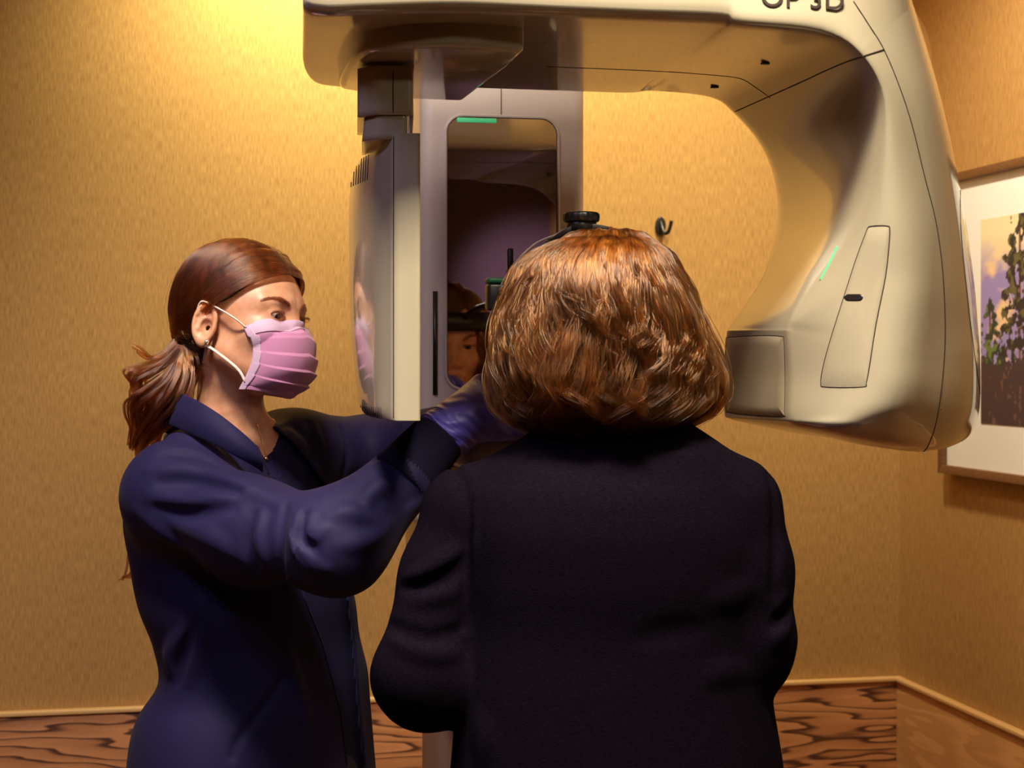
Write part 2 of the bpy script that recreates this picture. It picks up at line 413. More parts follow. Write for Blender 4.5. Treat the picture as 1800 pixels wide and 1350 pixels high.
#PART2
# ================================================================== the room
BW, RW, LW, RR, CE = 3.65, 1.652, -2.1, -2.0, 2.7
struct(box('floor', (LW, RR, -0.02), (RW, BW, 0), M['floor']))
struct(box('ceiling', (LW, RR, CE), (RW, BW, CE+0.02), M['ceiling']))
struct(box('wall_back', (LW, BW, 0), (RW+0.02, BW+0.02, CE), M['wall']))
struct(box('wall_right', (RW, RR, 0), (RW+0.02, BW, CE), M['wall']))
struct(box('wall_left', (LW-0.02, RR, 0), (LW, BW, CE), M['wall']))
struct(box('wall_rear', (LW, RR-0.02, 0), (RW, RR, CE), M['rear_wall']))
bb = struct(box('baseboard_back', (LW, BW-0.016, 0), (RW, BW, 0.745), M['wood'], b=0.001))
box('cap_strip', (LW, BW-0.022, 0.747), (RW, BW, 0.757), M['cap'], bb, b=0.002)
bb = struct(box('baseboard_right', (RW-0.016, RR, 0), (RW, BW-0.0165, 0.745), M['wood_pale'], b=0.001))
box('cap_strip', (RW-0.022, RR, 0.747), (RW, BW-0.0225, 0.757), M['cap'], bb, b=0.002)

# ---- framed print on the right wall
pic = empty('framed_picture', (RW, 2.92, 1.58), 'brown framed photo print of pine trees with wide white mat, on right wall', 'picture')
y0, y1, z0, z1 = 2.42, 3.383, 1.255, 1.905; t = 0.018
def rail(name, pts):
    prism_y = pts
    v = [(RW-0.002, y, z) for y, z in pts]+[(RW-0.032, y, z) for y, z in pts]
    f = [(0, 1, 2, 3), (7, 6, 5, 4)]+[(i, i+4, (i+1) % 4+4, (i+1) % 4) for i in range(4)]
    bev(mesh_obj(name, v, f, M['frame'], pic), 0.001, 2)
rail('frame_rail', [(y0, z1), (y1, z1), (y1-t, z1-t), (y0+t, z1-t)]); rail('frame_rail', [(y0, z0), (y1, z0), (y1-t, z0+t), (y0+t, z0+t)])
rail('frame_rail', [(y1, z0), (y1, z1), (y1-t, z1-t), (y1-t, z0+t)]); rail('frame_rail', [(y0, z0), (y0, z1), (y0+t, z1-t), (y0+t, z0+t)])
box('mat_board', (RW-0.018, y0+t, z0+t), (RW-0.012, y1-t, z1-t), M['mat_board'], pic)
# the print: pixels painted by rule (a flat photograph of pines at dusk)
py0, py1, pz0, pz1 = 2.56, 3.205, 1.370, 1.796
NX, NZ = 300, 200
def fnoise(x, y, sc, seed, oct=4):
    r = np.random.default_rng(seed); out = 0; a = 1
    for o in range(oct):
        g = r.random((64, 64)); X = x*sc*2**o; Y = y*sc*2**o
        xi = np.floor(X).astype(int); yi = np.floor(Y).astype(int); fx = X-xi; fy = Y-yi; fx = fx*fx*(3-2*fx); fy = fy*fy*(3-2*fy)
        G = lambda i, j: g[i % 64, j % 64]
        out = out+a*((G(xi, yi)*(1-fx)+G(xi+1, yi)*fx)*(1-fy)+(G(xi, yi+1)*(1-fx)+G(xi+1, yi+1)*fx)*fy); a *= 0.5
    return out/(2-2*0.5**oct)
xx, zz = np.meshgrid(np.linspace(0, 1, NX), np.linspace(0, 1, NZ), indexing='ij')   # xx 0 = left edge seen
ax_, az_ = xx*1.6, zz
cl = fnoise(ax_, az_*2.0, 4, 5)
sky = np.stack([np.where(cl > .5, .90, .36), np.where(cl > .5, .62, .30), np.where(cl > .5, .38, .62)], -1)
w_ = np.clip((cl-.42)/.16, 0, 1)[..., None]
sky = w_*np.array([.92, .66, .40])+(1-w_)*np.array([.34, .28, .66])
hi_ = np.clip((zz-.72)/.2, 0, 1)[..., None]; sky = sky*(1-hi_)+hi_*np.array([.93, .80, .52])
img = sky
n2 = fnoise(ax_, az_, 22, 9); n3 = fnoise(ax_, az_, 9, 3)
def pine(img, cx, top, base, wd, dark, light, seed):
    h = (zz-base)/(top-base); w = wd*(1-h)**.7*(0.55+0.45*np.abs(np.sin(h*34+seed)))*(0.6+0.9*fnoise(ax_, az_, 16, seed))
    m = (np.abs(ax_-cx) < w) & (h > 0) & (h < 1) & (fnoise(ax_, az_, 26, seed+1) > 0.40)
    g = fnoise(ax_, az_, 30, seed+2)[..., None]
    col_ = np.where(g > .58, np.array(light), np.array(dark))
    img = np.where(m[..., None], col_, img)
    tr = (np.abs(ax_-cx) < .010) & (h > -.2) & (h < .9) & ~m
    return np.where(tr[..., None], np.array([.22, .09, .04]), img)
img = pine(img, .41, 1.15, .20, .30, (.025, .022, .03), (.13, .12, .05), 21)
img = pine(img, .10, .62, .16, .20, (.03, .045, .04), (.13, .22, .05), 31)
img = pine(img, .75, .9, .2, .22, (.03, .04, .04), (.12, .18, .05), 41)
img = pine(img, 1.15, 1.0, .2, .26, (.03, .04, .04), (.12, .18, .05), 51)
gm = zz < (.30+.20*(n3-.5))
gcol = np.where((n2 > .66)[..., None], np.array([.16, .08, .07]), np.array([.06, .035, .05]))
img = np.where(gm[..., None], gcol, img)
ys = py1-(py1-py0)*xx; zs_ = pz0+(pz1-pz0)*zz
v = np.stack([np.full_like(xx, RW-0.0195), ys, zs_], -1).reshape(-1, 3)
ii = np.arange(NX*NZ).reshape(NX, NZ)
q = np.stack([ii[:-1, :-1], ii[1:, :-1], ii[1:, 1:], ii[:-1, 1:]], -1).reshape(-1, 4)
mp_ = mat('pine_print', (1, 1, 1), 0.5)
at = nd(mp_, 'ShaderNodeVertexColor'); at.layer_name = 'print'; lk(mp_, at, 'Color', mp_.node_tree.nodes['Principled BSDF'], 'Base Color')
pr = mesh_obj('photo_print', v, q, mp_, pic)
ca = pr.data.color_attributes.new('print', 'FLOAT_COLOR', 'POINT')
ca.data.foreach_set('color', np.concatenate([img.reshape(-1, 3), np.ones((NX*NZ, 1))], 1).astype(np.float32).ravel())

# ---- black hook on the back wall
hk = empty('wall_hook', tuple(Pv(1163, 400, BW)), 'small black oval hook on the tan back wall, right of the mirrored column', 'hook')
c0 = Pv(1160, 398, BW)
bp = [(c0[0]+0.0125*math.cos(a), c0[2]+0.022*math.sin(a)) for a in np.linspace(0, 2*math.pi, 24, endpoint=False)]
v = [(x, BW-0.001, z) for x, z in bp]+[(x, BW-0.009, z) for x, z in bp]
f = [tuple(range(24)), tuple(range(24, 48))[::-1]]+[(i, i+24, (i+1) % 24+24, (i+1) % 24) for i in range(24)]
bev(mesh_obj('back_plate', v, f, M['black'], hk), 0.003, 3)
hp = catmull([c0+np.array(q) for q in [(0, -.008, .012), (0, -.02, -.004), (.004, -.03, -.018), (.010, -.036, -.014), (.014, -.040, .002), (.015, -.042, .010)]], 20)
tube('hook_arm', hp, 0.0042, M['black'], hk, n=10)

# ================================================================== the x-ray machine
mach = empty('xray_machine', (0.53, 2.9, 0), 'large cream white overhead dental x-ray machine with mirrored column, arching over the two women', 'x-ray machine')
def fillet_ring(cs, fr, ne=5, nb=6):
    """closed ring with rounded corners; cs (n,3), fr radius per corner"""
    n = len(cs); out = []
    T = []
    for i in range(n):
        a, b, c = cs[i-1], cs[i], cs[(i+1) % n]
        l1 = np.linalg.norm(a-b); l2 = np.linalg.norm(c-b)
        r1 = min(fr[i], l1*0.49); r2 = min(fr[i], l2*0.49)
        T.append((b+(a-b)/(l1+1e-9)*r1, b, b+(c-b)/(l2+1e-9)*r2))
    for i in range(n):
        s, m_, e = T[i]
        for t in np.linspace(0, 1, nb+1): out.append((1-t)**2*s+2*t*(1-t)*m_+t*t*e)
        s2 = T[(i+1) % n][0]
        for t in np.linspace(0, 1, ne+2)[1:-1]: out.append(e+(s2-e)*t)
    return np.array(out)
def skin_rings(rings, cap=True, start_caps=True, end_caps=True):
    m = len(rings); n = len(rings[0]); v = np.concatenate(rings); f = []
    for i in range(m-1):
        for j in range(n): f.append((i*n+j, i*n+(j+1) % n, (i+1)*n+(j+1) % n, (i+1)*n+j))
    v = list(v)
    for (on, base) in ((start_caps, 0), (end_caps, (m-1)*n)):
        if not on: continue
        c = np.mean(v[base:base+n], axis=0); prev = base
        for s in (0.8, 0.5, 0.2):
            st = len(v); v += [c+(np.array(v[base+j])-c)*s for j in range(n)]
            for j in range(n): f.append((prev+j, prev+(j+1) % n, st+(j+1) % n, st+j))
            prev = st
        v.append(c); k = len(v)-1
        for j in range(n): f.append((prev+j, prev+(j+1) % n, k))
    return np.array(v), f
def fix_normals(o):
    bm = bmesh.new(); bm.from_mesh(o.data); bmesh.ops.recalc_face_normals(bm, faces=bm.faces); bm.to_mesh(o.data); bm.free(); return o

# control corners of the arm: c0 back inner, c1 front inner, c2 front ridge, c3 outer front, c4 outer back, c5 back inner upper
TZ = 2.13
def beamrow(u0, u1, zb, fr, du=0.0):
    return [(u0, 2.42, zb), (u1, 1.87, zb), (u1, 1.862, zb+.02), (u1, 1.885, TZ), (u0, 2.40, TZ), (u0, 2.425, zb+.03)], fr
rows = []
def add(c, fr): rows.append((np.array(c, float), fr))
frb = [.03, .022, .012, .04, .04, .02]
add([(0.165, 2.08, 1.96), (0.15, 1.93, 1.96), (0.15, 1.924, 1.96+.02), (0.15, 1.945, TZ), (0.165, 2.060, TZ), (0.165, 2.085, 1.96+.03)], frb)
add([(0.146, 2.14, 1.905), (0.128, 1.882, 1.905), (0.128, 1.876, 1.905+.02), (0.128, 1.897, TZ), (0.146, 2.120, TZ), (0.146, 2.145, 1.905+.03)], frb)
add([(0.168, 2.32, 1.893), (0.15, 1.87, 1.893), (0.15, 1.864, 1.893+.02), (0.15, 1.885, TZ), (0.168, 2.300, TZ), (0.168, 2.325, 1.893+.03)], frb)
add([(0.215, 2.405, 1.896), (0.2, 1.866, 1.896), (0.2, 1.860, 1.896+.02), (0.2, 1.881, TZ), (0.215, 2.385, TZ), (0.215, 2.410, 1.896+.03)], frb)
for u in (.30, .42, .52, .62):
    c, _ = beamrow(u+.03, u, 1.903, 0); add(c, frb)
add([Pv(1150, 163, 2.41), Pv(1300, 45, 1.87), Pv(1304, 30, 1.862), (.73, 1.885, TZ), (.74, 2.40, TZ), Pv(1150, 150, 2.42)], frb)
add([Pv(1245, 174, 2.41), Pv(1440, 60, 1.87), Pv(1446, 44, 1.862), (.84, 1.89, TZ-.01), (.86, 2.40, TZ-.01), Pv(1248, 158, 2.42)], [.03, .03, .02, .05, .05, .02])
SEAM_ROW = len(rows)
add([Pv(1284, 200, 2.40), Pv(1508, 98, 1.87), Pv(1516, 86, 1.862), Pv(1606, 8, 1.91), Pv(1606, 20, 2.38), Pv(1292, 188, 2.42)], [.04, .05, .04, .06, .08, .02])
add([Pv(1333, 258, 2.385), Pv(1545, 175, 1.885), Pv(1562, 166, 1.87), Pv(1654, 160, 1.93), Pv(1640, 165, 2.36), Pv(1342, 250, 2.42)], [.06, .10, .07, .08, .10, .02])
add([Pv(1358, 325, 2.365), Pv(1530, 300, 1.915), Pv(1578, 290, 1.875), Pv(1684, 285, 1.95), Pv(1665, 290, 2.35), Pv(1368, 320, 2.42)], [.07, .14, .08, .09, .10, .02])
add([Pv(1361, 400, 2.34), Pv(1490, 405, 1.95), Pv(1590, 415, 1.87), Pv(1704, 400, 1.97), Pv(1684, 400, 2.34), Pv(1372, 400, 2.42)], [.07, .12, .07, .09, .10, .02])
add([Pv(1336, 485, 2.315), Pv(1432, 490, 1.99), Pv(1592, 510, 1.87), Pv(1718, 500, 1.98), Pv(1698, 500, 2.33), Pv(1352, 485, 2.41)], [.05, .06, .06, .09, .10, .02])
add([Pv(1296, 550, 2.295), Pv(1398, 552, 2.015), Pv(1584, 580, 1.87), Pv(1724, 570, 1.985), Pv(1704, 570, 2.33), Pv(1310, 550, 2.39)], [.03, .02, .06, .09, .10, .03])
add([Pv(1279, 577, 2.286), Pv(1386, 577, 2.028), Pv(1578, 612, 1.87), Pv(1727, 605, 1.985), Pv(1707, 605, 2.33), Pv(1292, 577, 2.38)], [.015, .012, .06, .09, .10, .03])
add([Pv(1275, 590, 2.284), Pv(1385, 590, 2.03), Pv(1575, 630, 1.87), Pv(1728, 630, 1.985), Pv(1708, 630, 2.33), Pv(1288, 590, 2.38)], [.012, .008, .06, .09, .10, .03])
add([Pv(1270, 660, 2.284), Pv(1390, 662, 2.03), Pv(1566, 680, 1.87), Pv(1729, 690, 1.985), Pv(1710, 690, 2.33), Pv(1284, 660, 2.38)], [.012, .008, .06, .10, .10, .03])
add([Pv(1271, 722, 2.284), Pv(1387, 730, 2.03), Pv(1545, 722, 1.875), Pv(1726, 735, 1.985), Pv(1706, 725, 2.32), Pv(1284, 722, 2.37)], [.012, .010, .07, .11, .10, .03])
add([Pv(1280, 736, 2.275), Pv(1390, 744, 2.035), Pv(1510, 748, 1.895), Pv(1712, 772, 1.99), Pv(1690, 750, 2.30), Pv(1290, 736, 2.35)], [.015, .015, .08, .11, .10, .03])
add([Pv(1330, 748, 2.25), Pv(1400, 755, 2.06), Pv(1500, 768, 1.93), Pv(1680, 793, 2.0), Pv(1660, 762, 2.26), Pv(1330, 746, 2.30)], [.03, .03, .08, .10, .09, .03])
add([Pv(1400, 762, 2.2), Pv(1450, 768, 2.09), Pv(1520, 784, 1.99), Pv(1640, 799, 2.03), Pv(1630, 768, 2.2), Pv(1400, 760, 2.23)], [.03, .03, .06, .07, .06, .03])
K = np.array([r[0] for r in rows]); FR = np.array([r[1] for r in rows])
NI = (len(rows)-1)*5+1
KD = catmull(K, NI); FD = catmull(FR, NI)
rings = [fillet_ring(KD[i], FD[i]) for i in range(NI)]
sr = SEAM_ROW*5
v, f = skin_rings(rings[:sr+1], end_caps=False); beam = fix_normals(mesh_obj('overhead_beam', v, f, M['plastic'], mach))
v, f = skin_rings(rings[sr:], start_caps=False); tubeh = fix_normals(mesh_obj('tube_head', v, f, M['plastic'], mach))
vv, ff = skin_rings(rings)
arm_bvh = BVHTree.FromPolygons([tuple(q) for q in vv], ff)
def on_surf(bvh, px, py, lift=0.0):
    d = Vector(P(px, py, 1.0)-np.array([0, 0, CZ])).normalized()
    h = bvh.ray_cast(Vector((0, 0, CZ)), d, 5)
    if h[0] is None: return None
    n = h[1]; 
    if n.dot(d) > 0: n = -n
    return np.array(h[0])+np.array(n)*lift
def seam(name, poly, bvh, parent, r=0.0006, mt=None, n=None, lift=0.0):
    pl = catmull(np.array(poly, float), n or max(8, 5*len(poly)))
    pts = [on_surf(bvh, a, b, lift) for a, b in pl]; pts = [q for q in pts if q is not None]
    if len(pts) > 1: return tube(name, pts, r, mt or M['seam'], parent, n=6)
seam('seam_line', [(1500, 2), (1526, 42), (1553, 86), (1580, 150), (1603, 220), (1625, 310), (1645, 390), (1657, 480), (1661, 580), (1657, 660), (1646, 740), (1630, 786), (1616, 797)], arm_bvh, tubeh, n=90, r=0.0008)
seam('seam_line', [(1286, 199), (1400, 148), (1480, 112), (1554, 87)], arm_bvh, tubeh, n=60, r=0.0009)
seam('seam_line', [(1688, 330), (1689, 400), (1698, 500), (1710, 600), (1724, 700)], arm_bvh, tubeh, n=60)
seam('seam_line', [(960, 117), (1150, 125), (1240, 131), (1300, 138), (1330, 155), (1354, 172)], arm_bvh, beam, n=60)
# access panel with a finger slot
pan = [(1524, 404), (1530, 398), (1558, 397), (1564, 404), (1562, 440), (1556, 490), (1540, 570), (1529, 640), (1523, 672), (1516, 680), (1452, 680), (1443, 672), (1448, 640), (1462, 590), (1484, 520), (1505, 455)]
def surf_patch(name, poly, bvh, parent, mt, lift, n=120, closed=True):
    pl = catmull(np.array(list(poly)+[poly[0]], float), n)[:-1]
    o = np.array(pl); c = o.mean(0); rings_ = []
    for s in (1.0, 0.97, 0.75, 0.5, 0.25):
        li = lift if s < 0.999 else -0.0005
        rings_.append([on_surf(bvh, *(c+(q-c)*s), li) for q in o])
    rings_ = [r for r in rings_ if all(x is not None for x in r)]
    if not rings_: return None
    v = [x for r in rings_ for x in r]; m = len(o); f = []
    for i in range(len(rings_)-1):
        for j in range(m): f.append((i*m+j, i*m+(j+1) % m, (i+1)*m+(j+1) % m, (i+1)*m+j))
    v.append(on_surf(bvh, *c, lift)); k = len(v)-1; b0 = (len(rings_)-1)*m
    for j in range(m): f.append((b0+j, b0+(j+1) % m, k))
    return mesh_obj(name, v, f, mt, parent)
pnl = surf_patch('access_panel', pan, arm_bvh, tubeh, M['plastic'], 0.0007)
seam('seam_line', pan+[pan[0]], arm_bvh, pnl, n=120, r=0.0008)
slot = [(1490, 517), (1512, 517), (1517, 520), (1518, 523), (1517, 526), (1512, 529), (1491, 529), (1486, 526), (1484, 523), (1486, 520)]
surf_patch('finger_slot', slot, arm_bvh, pnl, M['black'], 0.0012, n=40)
win = [(1279, 593), (1330, 590), (1372, 591), (1378, 600), (1380, 660), (1379, 722), (1376, 732), (1330, 731), (1282, 725), (1277, 718), (1274, 660), (1276, 600)]
wn = surf_patch('beam_window', win, arm_bvh, tubeh, M['window_panel'], 0.001)
seam('seam_line', win+[win[0]], arm_bvh, wn, n=100, r=0.0006)
seam('status_light', [(1472, 433), (1462, 455), (1450, 478), (1442, 492)], arm_bvh, tubeh, n=30, r=0.0018, mt=M['led'])  # reflected green streak imitated by a glowing strip, no lamp sits here
for a, b in ((1345, 110), (1256, 152)):
    q = on_surf(arm_bvh, a, b); lathe('screw_hole', [(.0062, -.001), (.0062, .001), (.004, .0012)], q-np.array([0, 0, .0012]), M['black'], beam, n=16)
q = on_surf(arm_bvh, 1654, 719); lathe('screw_hole', [(.0012, 0), (.001, .001)], q, M['steel'], tubeh, n=10, axis=(0, -1, 0))
# lettering on the beam's front face
def text(name, s, loc, size, mt, parent, rot):
    c = bpy.data.curves.new(name, 'FONT'); c.body = s; c.size = size; c.extrude = 0.0006; c.space_character = 1.05
    o = bpy.data.objects.new(name+'_src', c); COL.objects.link(o)
    dg = bpy.context.evaluated_depsgraph_get(); dg.update()
    me = bpy.data.meshes.new_from_object(o.evaluated_get(dg)); bpy.data.objects.remove(o, do_unlink=True)
    o = bpy.data.objects.new(name, me); COL.objects.link(o); me.materials.clear(); me.materials.append(mt)
    o.parent = parent; o.location = Vector(loc)-Vector(chain(parent)); o.rotation_euler = rot; return o
q = on_surf(arm_bvh, 1336, 11)
if q is not None: text('lettering', 'OP 3D', (q[0], q[1]-0.0012, q[2]), 0.036, M['seam'], beam, (math.pi/2, 0, 0))
# rotor plate under the beam's left end
def Pz(px, py, z): return P(px, py, (z-CZ)*F/(HY-py))
z_ = 1.873
pl = [Pz(*q, z_) for q in [(596, 158), (612, 118), (645, 92), (700, 84), (800, 84), (922, 92), (895, 118), (815, 178), (700, 174), (625, 170)]]
prism('rotor_plate', [(q[0], q[1]) for q in catmull(np.array([pl[-1]]+pl[:3]+[pl[3]]), 20)[5:]]+[(q[0], q[1]) for q in pl[4:-1]], z_, 1.93, M['plastic'], mach, b=0.008)
# neck and sensor head
def loft_obj(name, rows_, fr, mt, parent, ncr=None):
    K_ = np.array([np.array(r, float) for r in rows_]); n_ = ncr or (len(rows_)-1)*5+1
    KD_ = catmull(K_, n_)
    rg = [fillet_ring(k, fr) for k in KD_]; v, f = skin_rings(rg)
    return fix_normals(mesh_obj(name, v, f, mt, parent))
def nrow(xl, xr, z, d0=2.05, d1=2.24): return [P(xl, 0, d0+.02)*[1, 1, 0]+[0, 0, z], P((xl*2+xr)/3, 0, d0)*[1, 1, 0]+[0, 0, z], P(xr, 0, d0)*[1, 1, 0]+[0, 0, z], P(xr-2, 0, d1)*[1, 1, 0]+[0, 0, z], P(xl, 0, d1)*[1, 1, 0]+[0, 0, z]]
zf = lambda py, D=2.06: CZ+(HY-py)/F*D
neck = loft_obj('sensor_neck', [nrow(628, 728, zf(118)), nrow(628, 727, zf(150)), nrow(628, 727, zf(203))], [.006]*5, M['plastic'], mach)
loft_obj('neck_collar', [nrow(640, 717, zf(198), 2.055, 2.22), nrow(636, 716, zf(245), 2.055, 2.22)], [.006]*5, M['plastic'], neck)
def srow(py, xl, dl=2.30, x1=662, z=None):
    z = zf(py) if z is None else z; g = lambda px, D: P(px, 0, D)*[1, 1, 0]+[0, 0, z]
    return [g(739, 2.05), g(692, 2.05), g(x1, 2.085), g((xl*1.0+x1*.55)/1.55-4, 2.18), g(xl, dl), g(xl+50, 2.37), g(734, 2.34)]
srows = [srow(236, 660, 2.26, 684), srow(240, 645, 2.28, 676), srow(262, 620, 2.3, 666), srow(330, 611), srow(447, 611), srow(555, 613), srow(618, 618), srow(680, 624), srow(720, 631, 2.29), srow(736, 640, 2.26, 668), srow(739, 655, 2.22, 676)]
fr7 = [.006, .008, .02, .05, .03, .03, .01]
K_ = np.array([np.array(r, float) for r in srows]); KD_ = catmull(K_, 71); rg = [fillet_ring(k, fr7) for k in KD_]
v, f = skin_rings(rg); sens = fix_normals(mesh_obj('sensor_head', v, f, M['plastic'], mach))
sb = BVHTree.FromPolygons([tuple(q) for q in v], f)
seam('seam_line', [(692, 240), (692, 400), (692, 560), (692, 735)], sb, sens, n=60, r=0.0008)
v2, f2 = skin_rings([fillet_ring(np.array(r, float), [.006]*5) for r in (nrow(628, 728, zf(118)), nrow(628, 727, zf(203)))])
nb_ = BVHTree.FromPolygons([tuple(q) for q in v2], f2)
seam('seam_line', [(691, 124), (691, 160), (691, 198)], nb_, neck, n=20, r=0.0008)
for i in range(9):
    x = 613+4.1*i; y0_ = 276-2.7*i; y1_ = 330-1.7*i
    seam('vent_slot', [(x+3, y0_), (x, y1_)], sb, sens, n=8, r=0.0008)
for i in range(12):
    x = 634+3.2*i; seam('vent_slot', [(x, 713+.5*i*.5), (x+1, 728+.4*i)], sb, sens, n=6, r=0.0007)

# ---- column with its mirror
vm = 2.75
g = lambda px, py: Pv(px, py, vm)
xl, xr = g(740, 400)[0], g(1030, 400)[0]
def colbox(name, x0, x1, zlo, zhi, y0_, y1_, rad, mt):
    pts = [(x0, y0_), (x1, y0_), (x1, y1_), (x0, y1_)]
    return prism(name, pts, zlo, zhi, mt, mach, b=rad, seg=5)
colm = colbox('column', xl, xr, 0.95, 2.30, vm, vm+0.22, 0.022, M['plastic2'])
colbox('lower_column', g(770, 1250)[0], xr-0.01, 0.02, 0.96, vm+0.01, vm+0.21, 0.02, M['column_base'])
box('base_plate', (xl-.02, vm-.05, 0), (xr+.05, vm+.26, 0.02), M['grey'], mach, b=0.006)
mx0, mx1 = g(785, 445)[0], g(979, 445)[0]; mz1, mz0 = g(880, 207)[2], g(880, 682)[2]
cx_, cz_, w_, h_ = (mx0+mx1)/2, (mz0+mz1)/2, mx1-mx0, mz1-mz0
rr = rrect(cx_, cz_, w_, h_, 0.028)
v = [(x, vm-0.0022, z) for x, z in rr]+[(x, vm-0.0002, z) for x, z in rr]; n_ = len(rr)
f = [tuple(range(n_)), tuple(range(n_, 2*n_))[::-1]]+[(i, i+n_, (i+1) % n_+n_, (i+1) % n_) for i in range(n_)]
mesh_obj('mirror', v, f, M['mirror'], colm, smooth=False)
tube('mirror_rim', [(x, vm-0.0012, z) for x, z in rrect(cx_, cz_, w_+.004, h_+.004, 0.03)], 0.0032, M['plastic2'], colm, n=8, closed=True)
tube('rim_shadow_gap', [(x, vm-0.0028, z) for x, z in rrect(cx_, cz_, w_-.001, h_-.001, 0.0275)], 0.0009, M['seam'], colm, n=6, closed=True)
tube('seam_line', [(g(881, 150)[0], vm-0.0003, z) for z in (g(881, 202)[2], g(881, 60)[2])], 0.0008, M['seam'], colm, n=6)
a_ = g(765, 512); b_ = g(765, 694)
tube('marking_slot', [(a_[0], vm, a_[2]), (a_[0], vm, b_[2])], 0.0042, M['black'], colm, n=14)
for k, (zz0, zz1) in enumerate(((208, 216),)):
    box('status_light', (g(803, 212)[0], vm-0.0040, g(840, zz1)[2]), (g(872, 212)[0], vm-0.0024, g(840, zz0)[2]), M['led'], colm, b=0.001)  # glowing green bar at the mirror's top edge
# carriage, chin shelf and handles
ca_ = Pv(800, 762, 2.42)[0]
zt = 1.397
sh = box('chin_shelf', (0.385, 2.30, zt-.055), (0.665, 2.52, zt), M['grey'], mach, b=0.014, seg=4)
box('shelf_arm', (0.46, 2.50, zt-.075), (0.60, 2.76, zt-.02), M['plastic2'], mach, b=0.02, seg=4)
box('chin_cup', (0.505, 2.34, zt), (0.565, 2.38, zt+.022), M['green'], sh, b=0.006)
tube('bite_rod', [(0.535, 2.36, zt+.02), (0.535, 2.36, zt+.05)], 0.003, M['gold'], sh)
for s in (-1, 1):
    hx = 0.53+s*0.15
    tube('handle', catmull([(hx, 2.76, 1.24), (hx, 2.58, 1.245), (hx, 2.45, 1.225), (hx, 2.425, 1.16), (hx, 2.45, 1.10), (hx, 2.58, 1.08), (hx, 2.76, 1.08)], 30), 0.013, M['grey'], mach, n=12)
pp = []
for i in range(13):
    for j in range(9):
        x = 0.40+.16*i/12; y = 2.345+.11*j/8
        pp.append((x, y, zt+.0015+.006*math.sin(i*.9+j*.4)**2*(i/12)**2+(.012*max(0, i-9)/3 if j < 5 else 0)))
f = [(i*9+j, (i+1)*9+j, (i+1)*9+j+1, i*9+j+1) for i in range(12) for j in range(8)]
pap = mesh_obj('paper_sheet', pp, f, M['paper'])
so = pap.modifiers.new('s', 'SOLIDIFY'); so.thickness = 0.0006
tag(pap, 'crumpled white paper sheet lying on the grey chin shelf', 'paper')
#PART3
# ================================================================== people: shared anatomy
def head_sdf(q, age=0.0, lid=0.0048, eye_z=0.0):
    """local head space: x face direction, y left, z up, eyes at z=0"""
    s = q.copy(); s[:, 1] = np.abs(s[:, 1])          # most of the head is symmetric
    d = ell(s, (-.012, 0, .030), (.097, .074, .088))
    d = smin(d, ell(s, (.035, 0, .000), (.054, .060, .075)), .03)
    d = smin(d, ell(s, (.036, 0, -.050), (.050, .050, .062)), .03)
    d = smin(d, rc(s, (.005, .050, -.055), (.066, .014, -.098), .019, .017), .03)         # jaw
    d = smin(d, sph(s, (.076, 0, -.096), .016), .02)                                       # chin
    d = smin(d, rc(s, (.080, .012, .017), (.066, .047, .018), .010, .008), .018)           # brow
    d = smin(d, ell(s, (.058, .045, -.030), (.026, .020, .018)), .022)                     # cheekbone
    d = smax(d, -ell(s, (.103, .032, -.001), (.022, .019, .013)), .014)                    # eye socket
    d = smin(d, sph(s, (.0715, .032, 0), .0150), .005)                                     # lids
    d = smin(d, rc(s, (.084, 0, .008), (.099, 0, -.034), .0068, .0078), .012)              # nose
    d = smin(d, sph(s, (.094, .0105, -.037), .0078), .008)
    d = smax(d, -ell(s, (.100, .0065, -.0455), (.0055, .0034, .005)), .003)                # nostril
    d = smin(d, ell(s, (.088, 0, -.062), (.010, .024, .011)), .010)
    d = smin(d, ell(s, (.0945, 0, -.0605), (.007, .022, .0042)), .004)                     # lips
    d = smin(d, ell(s, (.0925, 0, -.0695), (.007, .019, .0050)), .004)
    d = smax(d, -rc(s, (.101, 0, -.0650), (.094, .022, -.0655), .0010, .0008), .002)
    if age: d = smax(d, -rc(s, (.098, .020, -.040), (.088, .032, -.062), .0015, .0015), .006)
    d = smax(d, -ell(s, (.0900, .032, eye_z), (.018, .0150, lid)), .0015)                  # eye opening
    # ear: oval plate with rim, hollow and lobe
    a = math.radians(20); R = np.array([[math.cos(a), math.sin(a), 0], [-math.sin(a), math.cos(a), 0], [0, 0, 1]])
    ca, sa = math.cos(math.radians(-12)), math.sin(math.radians(-12))
    e = s-np.array([-.014, .0800, -.012])
    e = e@R
    e = np.stack([e[:, 0]*ca+e[:, 2]*sa, e[:, 1], -e[:, 0]*sa+e[:, 2]*ca], 1)
    k = np.sqrt((e[:, 0]/.0175)**2+((e[:, 2]-.002)/.030)**2)
    plate = smax((k-1)*.0175, np.abs(e[:, 1])-.0042, .004)
    rim = np.sqrt(((k-.90)*.0180)**2+(e[:, 1]-.0045)**2)-.0034
    ear = smin(plate, rim, .004)
    ear = smin(ear, rc(e, (-.001, .0035, .014), (-.008, .0035, -.008), .0028, .0030), .004)
    ear = smin(ear, ell(e, (.002, .001, -.027), (.0085, .0048, .0085)), .006)
    ear = smin(ear, ell(e, (.0135, .001, -.004), (.0040, .0050, .0065)), .004)
    ear = smax(ear, -ell(e, (.004, .0070, -.004), (.0088, .0100, .0120)), .003)
    ear = smax(ear, -rc(e, (.005, .0075, .017), (-.011, .0075, .008), .0030, .0028), .003)
    d = smin(d, ear, .004)
    return d
def frame(f, l):
    f = np.array(f, float); f /= np.linalg.norm(f); l = np.array(l, float); l -= f*(l@f); l /= np.linalg.norm(l)
    return np.stack([f, l, np.cross(f, l)], 1)
